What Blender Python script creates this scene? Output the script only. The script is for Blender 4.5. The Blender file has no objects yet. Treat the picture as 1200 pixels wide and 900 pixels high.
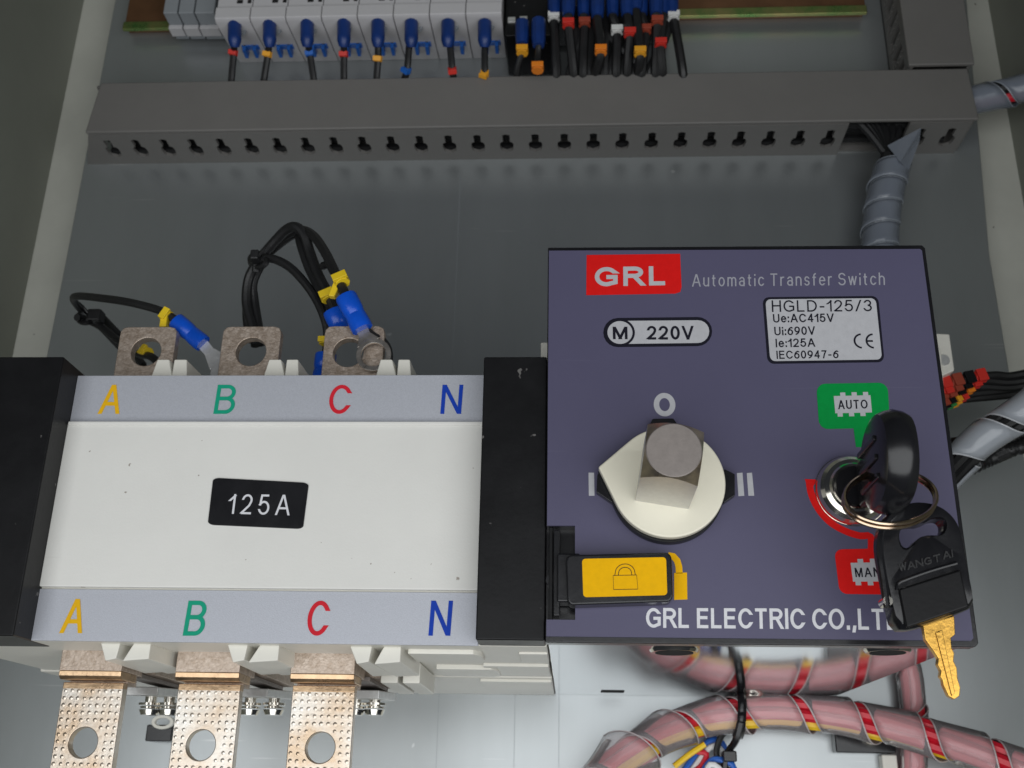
import bpy, bmesh, math, random
import numpy as np
from mathutils import Vector, Matrix
random.seed(7)
PI = math.pi
C = bpy.context.scene.collection

# ------------------------------------------------------------------ camera
F = 1260.0                                  # focal length in pixels of the 1200 px wide photograph
def rotation(a, b, c):
    Rx = np.array([[1,0,0],[0,math.cos(a),-math.sin(a)],[0,math.sin(a),math.cos(a)]])
    Rz = np.array([[math.cos(b),-math.sin(b),0],[math.sin(b),math.cos(b),0],[0,0,1]])
    Ry = np.array([[math.cos(c),0,math.sin(c)],[0,1,0],[-math.sin(c),0,math.cos(c)]])
    return Rz @ Rx @ Ry
B = np.array([[1,0,0],[0,0,1],[0,-1,0]], float)
RW = rotation(.3677, .0584, -.0197)
EYE = np.array([0, -423.0, 0])              # millimetres; the mounting plate is the plane d = 0
M3 = RW @ B.T
cam = bpy.data.cameras.new('camera'); camo = bpy.data.objects.new('camera', cam); C.objects.link(camo)
camo.matrix_world = Matrix([[*M3[0], 0], [*M3[1], EYE[1] / 1000], [*M3[2], 0], [0, 0, 0, 1]])
cam.sensor_width = 36; cam.lens = 36 * F / 1200
cam.clip_start = .01; cam.clip_end = 50
cam.dof.use_dof = True; cam.dof.focus_distance = .285; cam.dof.aperture_fstop = 34
bpy.context.scene.camera = camo

# ------------------------------------------------------------------ world, lamps, exposure
w = bpy.data.worlds.new('World'); bpy.context.scene.world = w; w.use_nodes = True
bg = w.node_tree.nodes['Background']; bg.inputs[0].default_value = (.75, .85, 1, 1); bg.inputs[1].default_value = .03
def area(name, loc, target, size, size_y, power, col):
    l = bpy.data.lights.new(name, 'AREA'); l.shape = 'RECTANGLE'; l.size = size; l.size_y = size_y; l.energy = power; l.color = col
    o = bpy.data.objects.new(name, l); C.objects.link(o); o.location = loc
    o.rotation_euler = (Vector(target) - Vector(loc)).to_track_quat('-Z', 'Y').to_euler()
area('window_light', (.15, -.72, -.30), (.13, 0, -.22), 1.3, .85, 7.9, (.96, .985, 1))
sc = bpy.context.scene
sc.view_settings.view_transform = 'Standard'; sc.view_settings.look = 'None'; sc.view_settings.exposure = 0; sc.view_settings.gamma = 1
sc.cycles.max_bounces = 8; sc.cycles.transparent_max_bounces = 16
sc.cycles.sample_clamp_indirect = 4

# ------------------------------------------------------------------ helpers
def at(px, py, d):
    """photo pixel -> (X, Z) in millimetres on the plane d mm in front of the mounting plate"""
    v = M3 @ np.array([(px-600)/F, (450-py)/F, -1.])
    t = (-d - EYE[1]) / v[1]; q = EYE + t * v
    return float(q[0]), float(q[2])
def P(px, py, d):
    x, z = at(px, py, d); return Vector((x, -d, z))
def to(v): return (v[0]/1000, v[1]/1000, v[2]/1000)

MATS = {}
def mat(name, col, rough=.5, metal=0, noise=0, nscale=300, bump=0, bscale=900, alpha=1, stretch=None, col2=None, spec=.5, coat=0, specks=None, bdist=.0002, trans=0, scratch=None):
    m = bpy.data.materials.new(name); m.use_nodes = True; nt = m.node_tree; N = nt.nodes; L = nt.links
    b = N['Principled BSDF']; b.inputs['Base Color'].default_value = (*col, 1)
    b.inputs['Roughness'].default_value = rough; b.inputs['Metallic'].default_value = metal
    b.inputs['Specular IOR Level'].default_value = spec; b.inputs['Alpha'].default_value = alpha
    b.inputs['Coat Weight'].default_value = coat; b.inputs['Transmission Weight'].default_value = trans
    tc = N.new('ShaderNodeTexCoord'); mp = N.new('ShaderNodeMapping'); L.new(tc.outputs['Object'], mp.inputs[0])
    if stretch: mp.inputs['Scale'].default_value = stretch
    last = None
    if noise:
        n = N.new('ShaderNodeTexNoise'); n.inputs['Scale'].default_value = nscale; n.inputs['Detail'].default_value = 6; n.inputs['Roughness'].default_value = .65
        L.new(mp.outputs[0], n.inputs['Vector'])
        mx = N.new('ShaderNodeMix'); mx.data_type = 'RGBA'
        c2 = col2 or tuple(c * (1 - noise) for c in col)
        mx.inputs[6].default_value = (*c2, 1); mx.inputs[7].default_value = (*col, 1)
        rp = N.new('ShaderNodeMapRange'); rp.inputs[1].default_value = .35; rp.inputs[2].default_value = .65
        L.new(n.outputs['Fac'], rp.inputs[0]); L.new(rp.outputs[0], mx.inputs[0])
        last = mx.outputs[2]
        rr = N.new('ShaderNodeMapRange'); rr.inputs[3].default_value = max(.03, rough - .1*noise*3); rr.inputs[4].default_value = min(1, rough + .1*noise*3)
        L.new(n.outputs['Fac'], rr.inputs[0]); L.new(rr.outputs[0], b.inputs['Roughness'])
    if specks:
        v = N.new('ShaderNodeTexNoise'); v.inputs['Scale'].default_value = specks[0]; v.inputs['Detail'].default_value = 2
        L.new(tc.outputs['Object'], v.inputs['Vector'])
        rs = N.new('ShaderNodeMapRange'); rs.inputs[1].default_value = specks[1]; rs.inputs[2].default_value = specks[1] + .02
        L.new(v.outputs['Fac'], rs.inputs[0])
        m2 = N.new('ShaderNodeMix'); m2.data_type = 'RGBA'; m2.inputs[6].default_value = (*col, 1); m2.inputs[7].default_value = (*specks[2], 1)
        if last: L.new(last, m2.inputs[6])
        L.new(rs.outputs[0], m2.inputs[0]); last = m2.outputs[2]
    if scratch:
        for rot_, thr in ((.35, scratch[0]), (-.8, scratch[0]+.02)):
            m3 = N.new('ShaderNodeMapping'); m3.inputs['Rotation'].default_value = (0, rot_, 0); m3.inputs['Scale'].default_value = (14, 14, 420); L.new(tc.outputs['Object'], m3.inputs[0])
            n3 = N.new('ShaderNodeTexNoise'); n3.inputs['Scale'].default_value = 1.6; n3.inputs['Detail'].default_value = 1; L.new(m3.outputs[0], n3.inputs['Vector'])
            r3 = N.new('ShaderNodeMapRange'); r3.inputs[1].default_value = thr; r3.inputs[2].default_value = thr+.06; r3.inputs[4].default_value = scratch[2]; L.new(n3.outputs['Fac'], r3.inputs[0])
            m4 = N.new('ShaderNodeMix'); m4.data_type = 'RGBA'; m4.inputs[6].default_value = (*col, 1); m4.inputs[7].default_value = (*scratch[1], 1)
            if last: L.new(last, m4.inputs[6])
            L.new(r3.outputs[0], m4.inputs[0]); last = m4.outputs[2]
    if last: L.new(last, b.inputs['Base Color'])
    if bump:
        n2 = N.new('ShaderNodeTexNoise'); n2.inputs['Scale'].default_value = bscale; n2.inputs['Detail'].default_value = 4
        L.new(mp.outputs[0], n2.inputs['Vector'])
        bp = N.new('ShaderNodeBump'); bp.inputs['Strength'].default_value = bump; bp.inputs['Distance'].default_value = bdist
        L.new(n2.outputs['Fac'], bp.inputs['Height']); L.new(bp.outputs[0], b.inputs['Normal'])
    MATS[name] = m
    return m
mat('plate', (.45, .475, .482), .33, .72, .12, 12, .10, 260, stretch=(1, 1, .25), specks=(95, .755, (.62, .64, .64)), scratch=(.74, (.75, .75, .74), .35))
mat('back_paint', (.56, .56, .50), .45, 0, .10, 30, .1, 300, specks=(180, .74, (.08, .07, .05)))
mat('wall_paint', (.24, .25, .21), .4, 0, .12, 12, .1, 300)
mat('duct', (.165, .158, .150), .48, 0, .06, 40, .12, 500)
mat('cream', (.74, .72, .65), .38, 0, .05, 60, .05, 800)
mat('cover_white', (.75, .74, .70), .36, 0, .05, 25, .15, 1500, specks=(420, .735, (.34, .30, .26)), scratch=(.76, (.62, .60, .56), .35))
mat('strip', (.50, .515, .565), .42, .25, .12, 3000, .25, 4000)
mat('black', (.010, .010, .011), .36, 0, .3, 60, .12, 900, spec=.22, specks=(260, .725, (.13, .125, .12)))
mat('black_gloss', (.012, .012, .014), .22, 0, .3, 60, .08, 700)
mat('black_rubber', (.013, .013, .014), .45, 0, .3, 90, .3, 1500)
mat('purple', (.092, .086, .148), .40, 0, .10, 9, .10, 2600, spec=.35, specks=(230, .77, (.24, .23, .30)), scratch=(.77, (.14, .135, .20), .5))
mat('red_print', (.68, .010, .009), .5, 0, .08, 500, .05, 2000, spec=.12); mat('green_print', (.0, .27, .05), .5, 0, .08, 500, .05, 2000, spec=.12)
mat('grey_print', (.47, .47, .49), .5, 0, .08, 500, .05, 2000, spec=.12); mat('white_print', (.70, .70, .73), .5, 0, .08, 500, .05, 2000, spec=.12); mat('dark_print', (.012, .012, .02), .5, 0, .08, 500, .05, 2000, spec=.12)
mat('dim_print', (.33, .33, .37), .5, 0, .08, 500, .05, 2000, spec=.12)
mat('yellow_print', (.86, .46, .0), .5, 0, .08, 500, .05, 2000, spec=.12); mat('a_yellow', (.80, .45, .01), .5, 0, .08, 500, .05, 2000, spec=.12); mat('b_green', (.01, .33, .20), .5, 0, .08, 500, .05, 2000, spec=.12)
mat('c_red', (.62, .02, .035), .5, 0, .08, 500, .05, 2000, spec=.12); mat('n_blue', (.01, .05, .40), .5, 0, .08, 500, .05, 2000, spec=.12)
mat('knob_cream', (.80, .76, .62), .35, 0, .04, 80, .05, 900, specks=(260, .78, (.2, .15, .08)))
mat('steel', (.66, .65, .63), .42, .75, .10, 400, .1, 500, stretch=(1, 1, 8)); mat('chamfer_brown', (.50, .41, .28), .3, .85, .3, 200, .15, 500, col2=(.25, .21, .17))  # shaft chamfer coloured browner and darker than the shaft sides
mat('steel_dark', (.30, .265, .245), .5, .5, .12, 500, .12, 1500)  # brown grey on the shaft end holds a dark reflection in its colour
mat('mirror_steel', (.62, .635, .65), .075, 1, .05, 20, .04, 60)
mat('chrome', (.82, .78, .70), .13, 1, .08, 300, .05, 200)
mat('bronze', (.62, .52, .44), .44, .6, .5, 700, .6, 1600, col2=(.40, .31, .24))
mat('tinned', (.74, .70, .64), .31, .9, .5, 75, .3, 900, col2=(.50, .38, .27))
mat('copper_edge', (.68, .48, .30), .3, .95, .5, 160, .4, 900, col2=(.46, .31, .19))
mat('brass', (.80, .46, .10), .25, 1, .25, 300, .2, 900)
mat('ring_steel', (.66, .50, .36), .2, 1, .2, 200, .1, 500)
mat('lug', (.74, .74, .73), .35, .6, .15, 300, .3, 900)
mat('dull_lug', (.52, .48, .44), .3, .8, .3, 300, .4, 900)
mat('blue_sleeve', (.005, .09, .62), .28, 0, .15, 150, .5, 350)
mat('navy_sleeve', (.005, .032, .17), .4, 0, .2, 150, .3, 500)
mat('yellow_clip', (.85, .60, .02), .4, 0, .1, 200, .1, 600)
mat('orange_clip', (.80, .22, .015), .45); mat('red_clip', (.60, .03, .02), .45); mat('brown_clip', (.30, .05, .025), .5)
mat('blue_clip', (.01, .11, .45), .4); mat('white_clip', (.7, .7, .68), .45); mat('green_clip', (.03, .25, .06), .45); mat('amber_clip', (.80, .36, .02), .45)
mat('breaker', (.50, .49, .50), .45, 0, .05, 60, .05, 900)
mat('module_grey', (.27, .29, .31), .5, 0, .1, 40)
mat('zinc_yellow', (.40, .34, .14), .3, .8, .5, 60, .1, 300, col2=(.10, .26, .07))
mat('zinc_brown', (.24, .12, .06), .4, .6, .3, 60)
mat('red_wire', (.62, .012, .03), .38); mat('yellow_wire', (.85, .55, .02), .38); mat('blue_wire', (.02, .12, .5), .4); mat('white_wire', (.75, .75, .74), .4)
mat('dark_gap', (.004, .004, .004), .8)
def film(name, col, alpha, rough):
    m = mat(name, col, rough, 0, .0, 100, .35, 260, spec=.5); nt = m.node_tree; N = nt.nodes; L = nt.links
    b = N['Principled BSDF']; out = N['Material Output']; t = N.new('ShaderNodeBsdfTransparent'); mx = N.new('ShaderNodeMixShader'); mx.inputs[0].default_value = alpha
    t.inputs[0].default_value = (*[min(1, .9+.1*c) for c in col], 1)
    L.new(t.outputs[0], mx.inputs[1]); L.new(b.outputs[0], mx.inputs[2])
    gl = N.new('ShaderNodeBsdfGlossy'); gl.inputs['Roughness'].default_value = rough; fr = N.new('ShaderNodeFresnel'); fr.inputs[0].default_value = 1.28
    L.new(b.inputs['Normal'].links[0].from_socket, gl.inputs['Normal']); L.new(b.inputs['Normal'].links[0].from_socket, fr.inputs['Normal'])
    m2 = N.new('ShaderNodeMixShader'); L.new(fr.outputs[0], m2.inputs[0]); L.new(mx.outputs[0], m2.inputs[1]); L.new(gl.outputs[0], m2.inputs[2]); L.new(m2.outputs[0], out.inputs[0])
    return m
film('wrap_clear', (.90, .80, .82), .21, .14)
film('wrap_grey', (.30, .335, .40), .55, .2)
film('wrap_silver', (.66, .70, .76), .50, .12)
film('wrap_clear_edge', (.88, .80, .80), .55, .15); film('wrap_grey_edge', (.42, .46, .52), .7, .2); film('wrap_silver_edge', (.78, .80, .84), .8, .15)  # lighter, denser film for the glint beads on the wrap edges
M = MATS

def link(me, name, parent=None, m=None, bevel=0, smooth=True, solid=0):
    o = bpy.data.objects.new(name, me); C.objects.link(o)
    if m: me.materials.append(M[m])
    if parent: o.parent = parent
    if smooth:
        for p in me.polygons: p.use_smooth = True
        try: me.set_sharp_from_angle(angle=math.radians(35))
        except Exception: pass
    if bevel:
        b = o.modifiers.new('bevel', 'BEVEL'); b.width = bevel/1000; b.segments = 2; b.limit_method = 'ANGLE'; b.angle_limit = math.radians(38); b.harden_normals = True
    if solid:
        s = o.modifiers.new('solid', 'SOLIDIFY'); s.thickness = solid/1000; s.offset = 0
    return o
def build(name, V, Fc, m, parent=None, bevel=0, smooth=True, solid=0):
    me = bpy.data.meshes.new(name); me.from_pydata([to(v) for v in V], [], Fc)
    bm = bmesh.new(); bm.from_mesh(me); bmesh.ops.recalc_face_normals(bm, faces=bm.faces); bm.to_mesh(me); bm.free()
    return link(me, name, parent, m, bevel, smooth, solid)
def thing(name, label, cat, group=None, loc=(0, 0, 0)):
    o = bpy.data.objects.new(name, None); C.objects.link(o); o.empty_display_size = .01
    o['label'] = label; o['category'] = cat
    if group: o['group'] = group
    return o
def tag(o, label, cat, group=None):
    o['label'] = label; o['category'] = cat
    if group: o['group'] = group
    return o
class G:
    """collects shapes in millimetres"""
    def __init__(s): s.V = []; s.F = []
    def add(s, V, Fc):
        k = len(s.V); s.V += [tuple(v) for v in V]; s.F += [tuple(i+k for i in f) for f in Fc]; return s
    def box(s, x0, x1, d0, d1, z0, z1):
        V = [(x, -d, z) for x in (x0, x1) for d in (d0, d1) for z in (z0, z1)]
        return s.add(V, [(0,1,3,2),(4,6,7,5),(0,4,5,1),(2,3,7,6),(0,2,6,4),(1,5,7,3)])
    def prism(s, poly, d0, d1):                       # poly of (X, Z)
        n = len(poly); V = [(x, -d0, z) for x, z in poly] + [(x, -d1, z) for x, z in poly]
        return s.add(V, [tuple(range(n)), tuple(range(n, 2*n))] + [(i, (i+1) % n, n+(i+1) % n, n+i) for i in range(n)])
    def lat(s, prof, x0, x1):                         # prof of (d, Z) extruded along X
        n = len(prof); V = [(x0, -d, z) for d, z in prof] + [(x1, -d, z) for d, z in prof]
        return s.add(V, [tuple(range(n)), tuple(range(n, 2*n))] + [(i, (i+1) % n, n+(i+1) % n, n+i) for i in range(n)])
    def annulus(s, outer, inner, d0, d1, axis='d'):   # equal-length loops
        n = len(outer); f = (lambda p, d: (p[0], -d, p[1])) if axis == 'd' else (lambda p, z: (p[0], p[1], z))
        V = [f(p, d0) for p in outer] + [f(p, d1) for p in outer] + [f(p, d0) for p in inner] + [f(p, d1) for p in inner]
        Fc = []
        for i in range(n):
            j = (i+1) % n
            Fc += [(i, j, n+j, n+i), (2*n+i, 3*n+i, 3*n+j, 2*n+j), (i, 2*n+i, 2*n+j, j), (n+i, n+j, 3*n+j, 3*n+i)]
        return s.add(V, Fc)
    def frust(s, c, a, u, v, r0, r1, h, n=24, caps=True):   # centre, axis, basis
        c, a, u, v = map(Vector, (c, a, u, v))
        V = [tuple(c + (u*math.cos(2*PI*i/n) + v*math.sin(2*PI*i/n))*r0) for i in range(n)] + [tuple(c + a*h + (u*math.cos(2*PI*i/n) + v*math.sin(2*PI*i/n))*r1) for i in range(n)]
        Fc = [(i, (i+1) % n, n+(i+1) % n, n+i) for i in range(n)]
        if caps: Fc += [tuple(range(n)), tuple(range(n, 2*n))]
        return s.add(V, Fc)
    def disc(s, x, z, r, d0, d1, r1=None, n=32): return s.frust((x, -d0, z), (0, -1, 0), (1, 0, 0), (0, 0, 1), r, r if r1 is None else r1, d1-d0, n)
    def go(s, name, m, parent=None, bevel=0, smooth=True, solid=0): return build(name, s.V, s.F, m, parent, bevel, smooth, solid)
def spline(pts, step=1.2):
    pts = [Vector(p) for p in pts]; out = []
    q = [2*pts[0]-pts[1]] + pts + [2*pts[-1]-pts[-2]]
    for i in range(1, len(q)-2):
        a, b, c, d = q[i-1:i+3]; n = max(2, int((c-b).length/step))
        for k in range(n):
            t = k/n; out.append(.5*((2*b)+(c-a)*t+(2*a-5*b+4*c-d)*t*t+(-a+3*b-3*c+d)*t**3))
    out.append(pts[-1]); return out
def frames(path):
    T = []
    for i in range(len(path)):
        t = path[min(i+1, len(path)-1)] - path[max(i-1, 0)]; T.append(t.normalized() if t.length > 0 else Vector((0, 0, 1)))
    u = T[0].cross(Vector((0, 1, 0)));
    if u.length < .1: u = T[0].cross(Vector((1, 0, 0)))
    u.normalize(); U = []; W = []
    for t in T:
        u = (u - t*u.dot(t)).normalized(); U.append(u); W.append(t.cross(u))
    return T, U, W
def tube(g, pts, r, n=10, step=1.2, caps=True, raw=False):
    path = pts if raw else spline(pts, step); T, U, W = frames(path); V = []; Fc = []
    for i, p in enumerate(path):
        rr = r(i/(len(path)-1)) if callable(r) else r
        for k in range(n): V.append(tuple(p + (U[i]*math.cos(2*PI*k/n) + W[i]*math.sin(2*PI*k/n))*rr))
    for i in range(len(path)-1):
        for k in range(n): Fc.append((i*n+k, i*n+(k+1) % n, (i+1)*n+(k+1) % n, (i+1)*n+k))
    if caps: Fc += [tuple(range(n)), tuple(range((len(path)-1)*n, len(path)*n))]
    return g.add(V, Fc)
def rr(x0, x1, z0, z1, r, n=5):
    out = []
    for cx, cz, a in ((x1-r, z1-r, 0), (x0+r, z1-r, 90), (x0+r, z0+r, 180), (x1-r, z0+r, 270)):
        for k in range(n+1):
            t = math.radians(a + 90*k/n); out.append((cx + r*math.cos(t), cz + r*math.sin(t)))
    return out
def quadmap(poly, q):     # poly in the unit square -> quad q (bottom left, bottom right, top right, top left)
    return [tuple((1-u)*(1-v)*q[0][k] + u*(1-v)*q[1][k] + u*v*q[2][k] + (1-u)*v*q[3][k] for k in (0, 1)) for u, v in poly]
def ray_rect(c, ang, x0, x1, z0, z1):
    dx, dz = math.cos(ang), math.sin(ang); t = 1e9
    if dx > 1e-9: t = min(t, (x1-c[0])/dx)
    if dx < -1e-9: t = min(t, (x0-c[0])/dx)
    if dz > 1e-9: t = min(t, (z1-c[1])/dz)
    if dz < -1e-9: t = min(t, (z0-c[1])/dz)
    return (c[0]+dx*t, c[1]+dz*t)
def ray_poly(c, ang, poly):
    dx, dz = math.cos(ang), math.sin(ang); best = None
    for i in range(len(poly)):
        ax, az = poly[i]; bx, bz = poly[(i+1) % len(poly)]; ex, ez = bx-ax, bz-az
        den = dx*ez - dz*ex
        if abs(den) < 1e-12: continue
        t = ((ax-c[0])*ez - (az-c[1])*ex)/den; s = ((ax-c[0])*dz - (az-c[1])*dx)/den
        if t > 0 and -1e-9 <= s <= 1+1e-9 and (best is None or t > best): best = t
    return (c[0]+dx*best, c[1]+dz*best)
def stroke(g, pts, wd, d0, d1, closed=False):
    pts = [Vector((x, 0, z)) for x, z in pts]; n = len(pts); L = []; R = []
    for i in range(n):
        a = pts[(i-1) % n] if (closed or i) else pts[i]; b = pts[(i+1) % n] if (closed or i < n-1) else pts[i]
        t = (b-a).normalized(); nn = Vector((-t.z, 0, t.x))*wd/2; L.append((pts[i].x+nn.x, pts[i].z+nn.z)); R.append((pts[i].x-nn.x, pts[i].z-nn.z))
    for i in range(n if closed else n-1):
        j = (i+1) % n; g.prism([L[i], R[i], R[j], L[j]], d0, d1)
    return g
TH = .1                                               # thickness of printed films, mm
def flat(name, poly, d, m, parent): return G().prism(poly, d, d+TH).go(name, m, parent, smooth=False)
def arc_(cx, cy, rx, ry, a0, a1, n=None):
    n = n or max(4, int(abs(a1-a0)/12)); return [(cx+rx*math.cos(math.radians(a0+(a1-a0)*k/n)), cy+ry*math.sin(math.radians(a0+(a1-a0)*k/n))) for k in range(n+1)]
def glyphs():
    A = arc_; g = {}
    g['A'] = (.72, [[(0, 0), (.33, 1)], [(.72, 0), (.39, 1)], [(.13, .32), (.59, .32)]])
    g['B'] = (.62, [[(0, 0), (0, 1)], [(0, 1), (.33, 1)] + A(.33, .765, .25, .235, 90, -90)[1:] + [(0, .53)], [(0, .53), (.35, .53)] + A(.35, .265, .27, .265, 90, -90)[1:] + [(0, 0)]])
    g['C'] = (.70, [A(.37, .5, .37, .5, 38, 322)])
    g['D'] = (.66, [[(0, 0), (0, 1)], [(0, 1), (.26, 1)] + A(.26, .5, .40, .5, 90, -90)[1:] + [(0, 0)]])
    g['E'] = (.56, [[(0, 0), (0, 1)], [(0, 1), (.56, 1)], [(0, .53), (.51, .53)], [(0, 0), (.56, 0)]])
    g['G'] = (.76, [A(.38, .5, .38, .5, 42, 360-62) + [(.74, .12), (.74, .47)], [(.43, .47), (.76, .47)]])
    g['H'] = (.62, [[(0, 0), (0, 1)], [(.62, 0), (.62, 1)], [(0, .53), (.62, .53)]])
    g['I'] = (.0, [[(0, 0), (0, 1)]])
    g['L'] = (.50, [[(0, 0), (0, 1)], [(0, 0), (.50, 0)]])
    g['M'] = (.76, [[(0, 0), (0, 1)], [(.76, 0), (.76, 1)], [(.05, 1), (.38, 0)], [(.71, 1), (.38, 0)]])
    g['N'] = (.62, [[(0, 0), (0, 1)], [(.62, 0), (.62, 1)], [(.04, 1), (.58, 0)]])
    g['O'] = (.78, [A(.39, .5, .39, .5, 90, 450, 36)])
    g['R'] = (.64, [[(0, 0), (0, 1)], [(0, 1), (.36, 1)] + A(.36, .76, .26, .24, 90, -90)[1:] + [(0, .52)], [(.34, .52), (.64, 0)]])
    g['S'] = (.60, [A(.30, .755, .28, .245, 25, 255) + A(.30, .265, .30, .265, 78, -155)])
    g['T'] = (.62, [[(.31, 0), (.31, 1)], [(0, 1), (.62, 1)]])
    g['U'] = (.62, [[(0, 1), (0, .32)] + A(.31, .30, .31, .30, 180, 360) + [(.62, 1)]])
    g['V'] = (.68, [[(0, 1), (.32, 0)], [(.68, 1), (.36, 0)]])
    g['W'] = (.96, [[(0, 1), (.24, 0)], [(.48, 1), (.24, 0)], [(.48, 1), (.72, 0)], [(.96, 1), (.72, 0)]])
    g['0'] = (.52, [A(.26, .5, .26, .5, 90, 450, 32)])
    g['1'] = (.24, [[(.24, 0), (.24, 1)], [(.22, .93), (0, .72)]])
    g['2'] = (.53, [A(.265, .73, .255, .27, 165, -30) + [(.40, .42), (.02, .04)], [(0, 0), (.53, 0)]])
    g['3'] = (.53, [A(.25, .755, .23, .245, 155, -75), A(.25, .27, .27, .27, 80, -160)])
    g['4'] = (.58, [[(.42, 0), (.42, 1)], [(.40, 1), (.02, .30)], [(0, .27), (.58, .27)]])
    g['5'] = (.53, [[(.48, 1), (.08, 1)], [(.09, 1), (.03, .50)], A(.255, .325, .275, .325, 140, -155)])
    g['6'] = (.53, [A(.265, .32, .265, .32, 0, 360, 28), A(.50, .30, .50, .68, 178, 98) + [(.47, .93)]])
    g['7'] = (.52, [[(0, 1), (.52, 1)], [(.50, .97), (.30, .5), (.18, 0)]])
    g['9'] = (.53, [A(.265, .68, .265, .32, 0, 360, 28), A(.03, .70, .50, .68, -2, -82)])
    g['a'] = (.46, [A(.23, .50, .21, .22, 150, 10) + [(.44, 0)], A(.23, .2, .23, .2, 20, 340) ])
    g['c'] = (.46, [A(.25, .36, .25, .36, 45, 315)])
    g['e'] = (.50, [[(.01, .38), (.49, .38)] , A(.25, .36, .25, .36, 4, 310)])
    g['f'] = (.28, [A(.28, .82, .17, .18, 90, 180) + [(.11, 0)], [(0, .68), (.27, .68)]])
    g['h'] = (.46, [[(0, 0), (0, 1)], A(.23, .48, .23, .24, 180, 0) + [(.46, 0)]])
    g['i'] = (.0, [[(0, 0), (0, .60)], [(0, .92), (0, .96)]])
    g['m'] = (.76, [[(0, 0), (0, .70)], A(.19, .50, .19, .22, 180, 0) + [(.38, 0)], A(.57, .50, .19, .22, 180, 0) + [(.76, 0)]])
    g['n'] = (.46, [[(0, 0), (0, .70)], A(.23, .48, .23, .24, 180, 0) + [(.46, 0)]])
    g['o'] = (.50, [A(.25, .36, .25, .36, 90, 450, 28)])
    g['r'] = (.28, [[(0, 0), (0, .70)], A(.24, .46, .24, .26, 180, 80)])
    g['s'] = (.40, [A(.20, .54, .18, .18, 30, 260) + A(.20, .18, .20, .18, 80, -150)])
    g['t'] = (.28, [[(.11, .92), (.11, .16)] + A(.25, .15, .14, .15, 180, 270), [(0, .68), (.27, .68)]])
    g['u'] = (.46, [[(0, .70), (0, .22)] + A(.23, .22, .23, .22, 180, 360), [(.46, 0), (.46, .70)]])
    g['w'] = (.70, [[(0, .70), (.175, 0)], [(.35, .70), (.175, 0)], [(.35, .70), (.525, 0)], [(.70, .70), (.525, 0)]])
    g[':'] = (.0, [[(0, .02), (0, .08)], [(0, .58), (0, .64)]])
    g['-'] = (.30, [[(0, .40), (.30, .40)]])
    g['/'] = (.34, [[(0, 0), (.34, 1)]])
    g['.'] = (.0, [[(0, -.01), (0, .05)]])
    g[','] = (.06, [[(.06, .05), (.02, -.16)]])
    return g
GL = glyphs()
def ink(g, pts, wd, d0, d1):
    """one pen stroke of width wd with ends cut level, closed if its ends meet"""
    closed = (Vector(pts[0])-Vector(pts[-1])).length < 1e-5
    if closed: pts = pts[:-1]
    n = len(pts); L = []; R = []; Q = [Vector((p[0], p[1])) for p in pts]
    for i in range(n):
        if not closed and i in (0, n-1):
            t = (Q[1]-Q[0] if i == 0 else Q[-1]-Q[-2]).normalized(); out = -t if i == 0 else t
            if abs(t.y) > .55: e = Q[i] + out*(wd/2/abs(t.y)); h = Vector((-wd/2/t.y, 0))
            else: e = Q[i] + out*(wd/2/abs(t.x))*.6; h = Vector((0, wd/2/t.x))
            L.append(e+h); R.append(e-h)
        else:
            a, b = (Q[i]-Q[i-1]).normalized(), (Q[(i+1) % n]-Q[i]).normalized(); t = (a+b).normalized(); nn = Vector((-t.y, t.x)); c = max(.5, nn.dot(Vector((-a.y, a.x))))
            L.append(Q[i]+nn*wd/2/c); R.append(Q[i]-nn*wd/2/c)
    LR = L + R; V = [(p.x, -d0, p.y) for p in LR] + [(p.x, -d1, p.y) for p in LR]; m = 2*n; Fc = []
    for i in range(n if closed else n-1):
        j = (i+1) % n; Fc += [(i, j, n+j, n+i), (m+i, m+j, m+n+j, m+n+i), (i, j, m+j, m+i), (n+i, n+j, m+n+j, m+n+i)]
    if not closed: Fc += [(0, n, m+n, m), (n-1, 2*n-1, m+2*n-1, m+n-1)]
    g.add(V, Fc)
def text(name, s, px, d, m, parent, w=.12, quad=None, gap=.26, thick=.05, fit=True, italic=0):
    """lettering drawn stroke by stroke and fitted to a quad on the plane d; w is the pen width over the letter height"""
    q = quad
    if not q:
        x0, y0, x1, y1 = px; ln = (655-(x0+x1)/2)/3250*(y1-y0) + italic*(y1-y0); a, b = max(0, ln), max(0, -ln)
        q = [at(x0+b, y1, d), at(x1-a, y1, d), at(x1-b, y0, d), at(x0+a, y0, d)]; italic = 0
    H = ((Vector(q[3])-Vector(q[0])).length + (Vector(q[2])-Vector(q[1])).length)/2; Wd = ((Vector(q[1])-Vector(q[0])).length)
    pen = w*H; x = 0; S_ = []
    for ch in s:
        if ch == ' ': x += .34; continue
        gw_, st = GL[ch]
        for t in st: S_.append([(x+a+italic*b, b) for a, b in t])
        x += gw_ + gap + (w*.9)
    tot = max(a for t in S_ for a, b in t); lo = min(a for t in S_ for a, b in t)
    mx, mz = pen/2/Wd, pen/2/H; g = G(); k = 0
    for t in S_:
        pts = quadmap([(mx+(a-lo)/max(1e-6, tot-lo)*(1-2*mx), mz+b*(1-2*mz)) for a, b in t], q)
        ink(g, pts, pen, d, d+thick+.008*(k % 5)); k += 1
    return g.go(name, m, parent, smooth=False)
def structure(o): o['kind'] = 'structure'; return o

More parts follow.
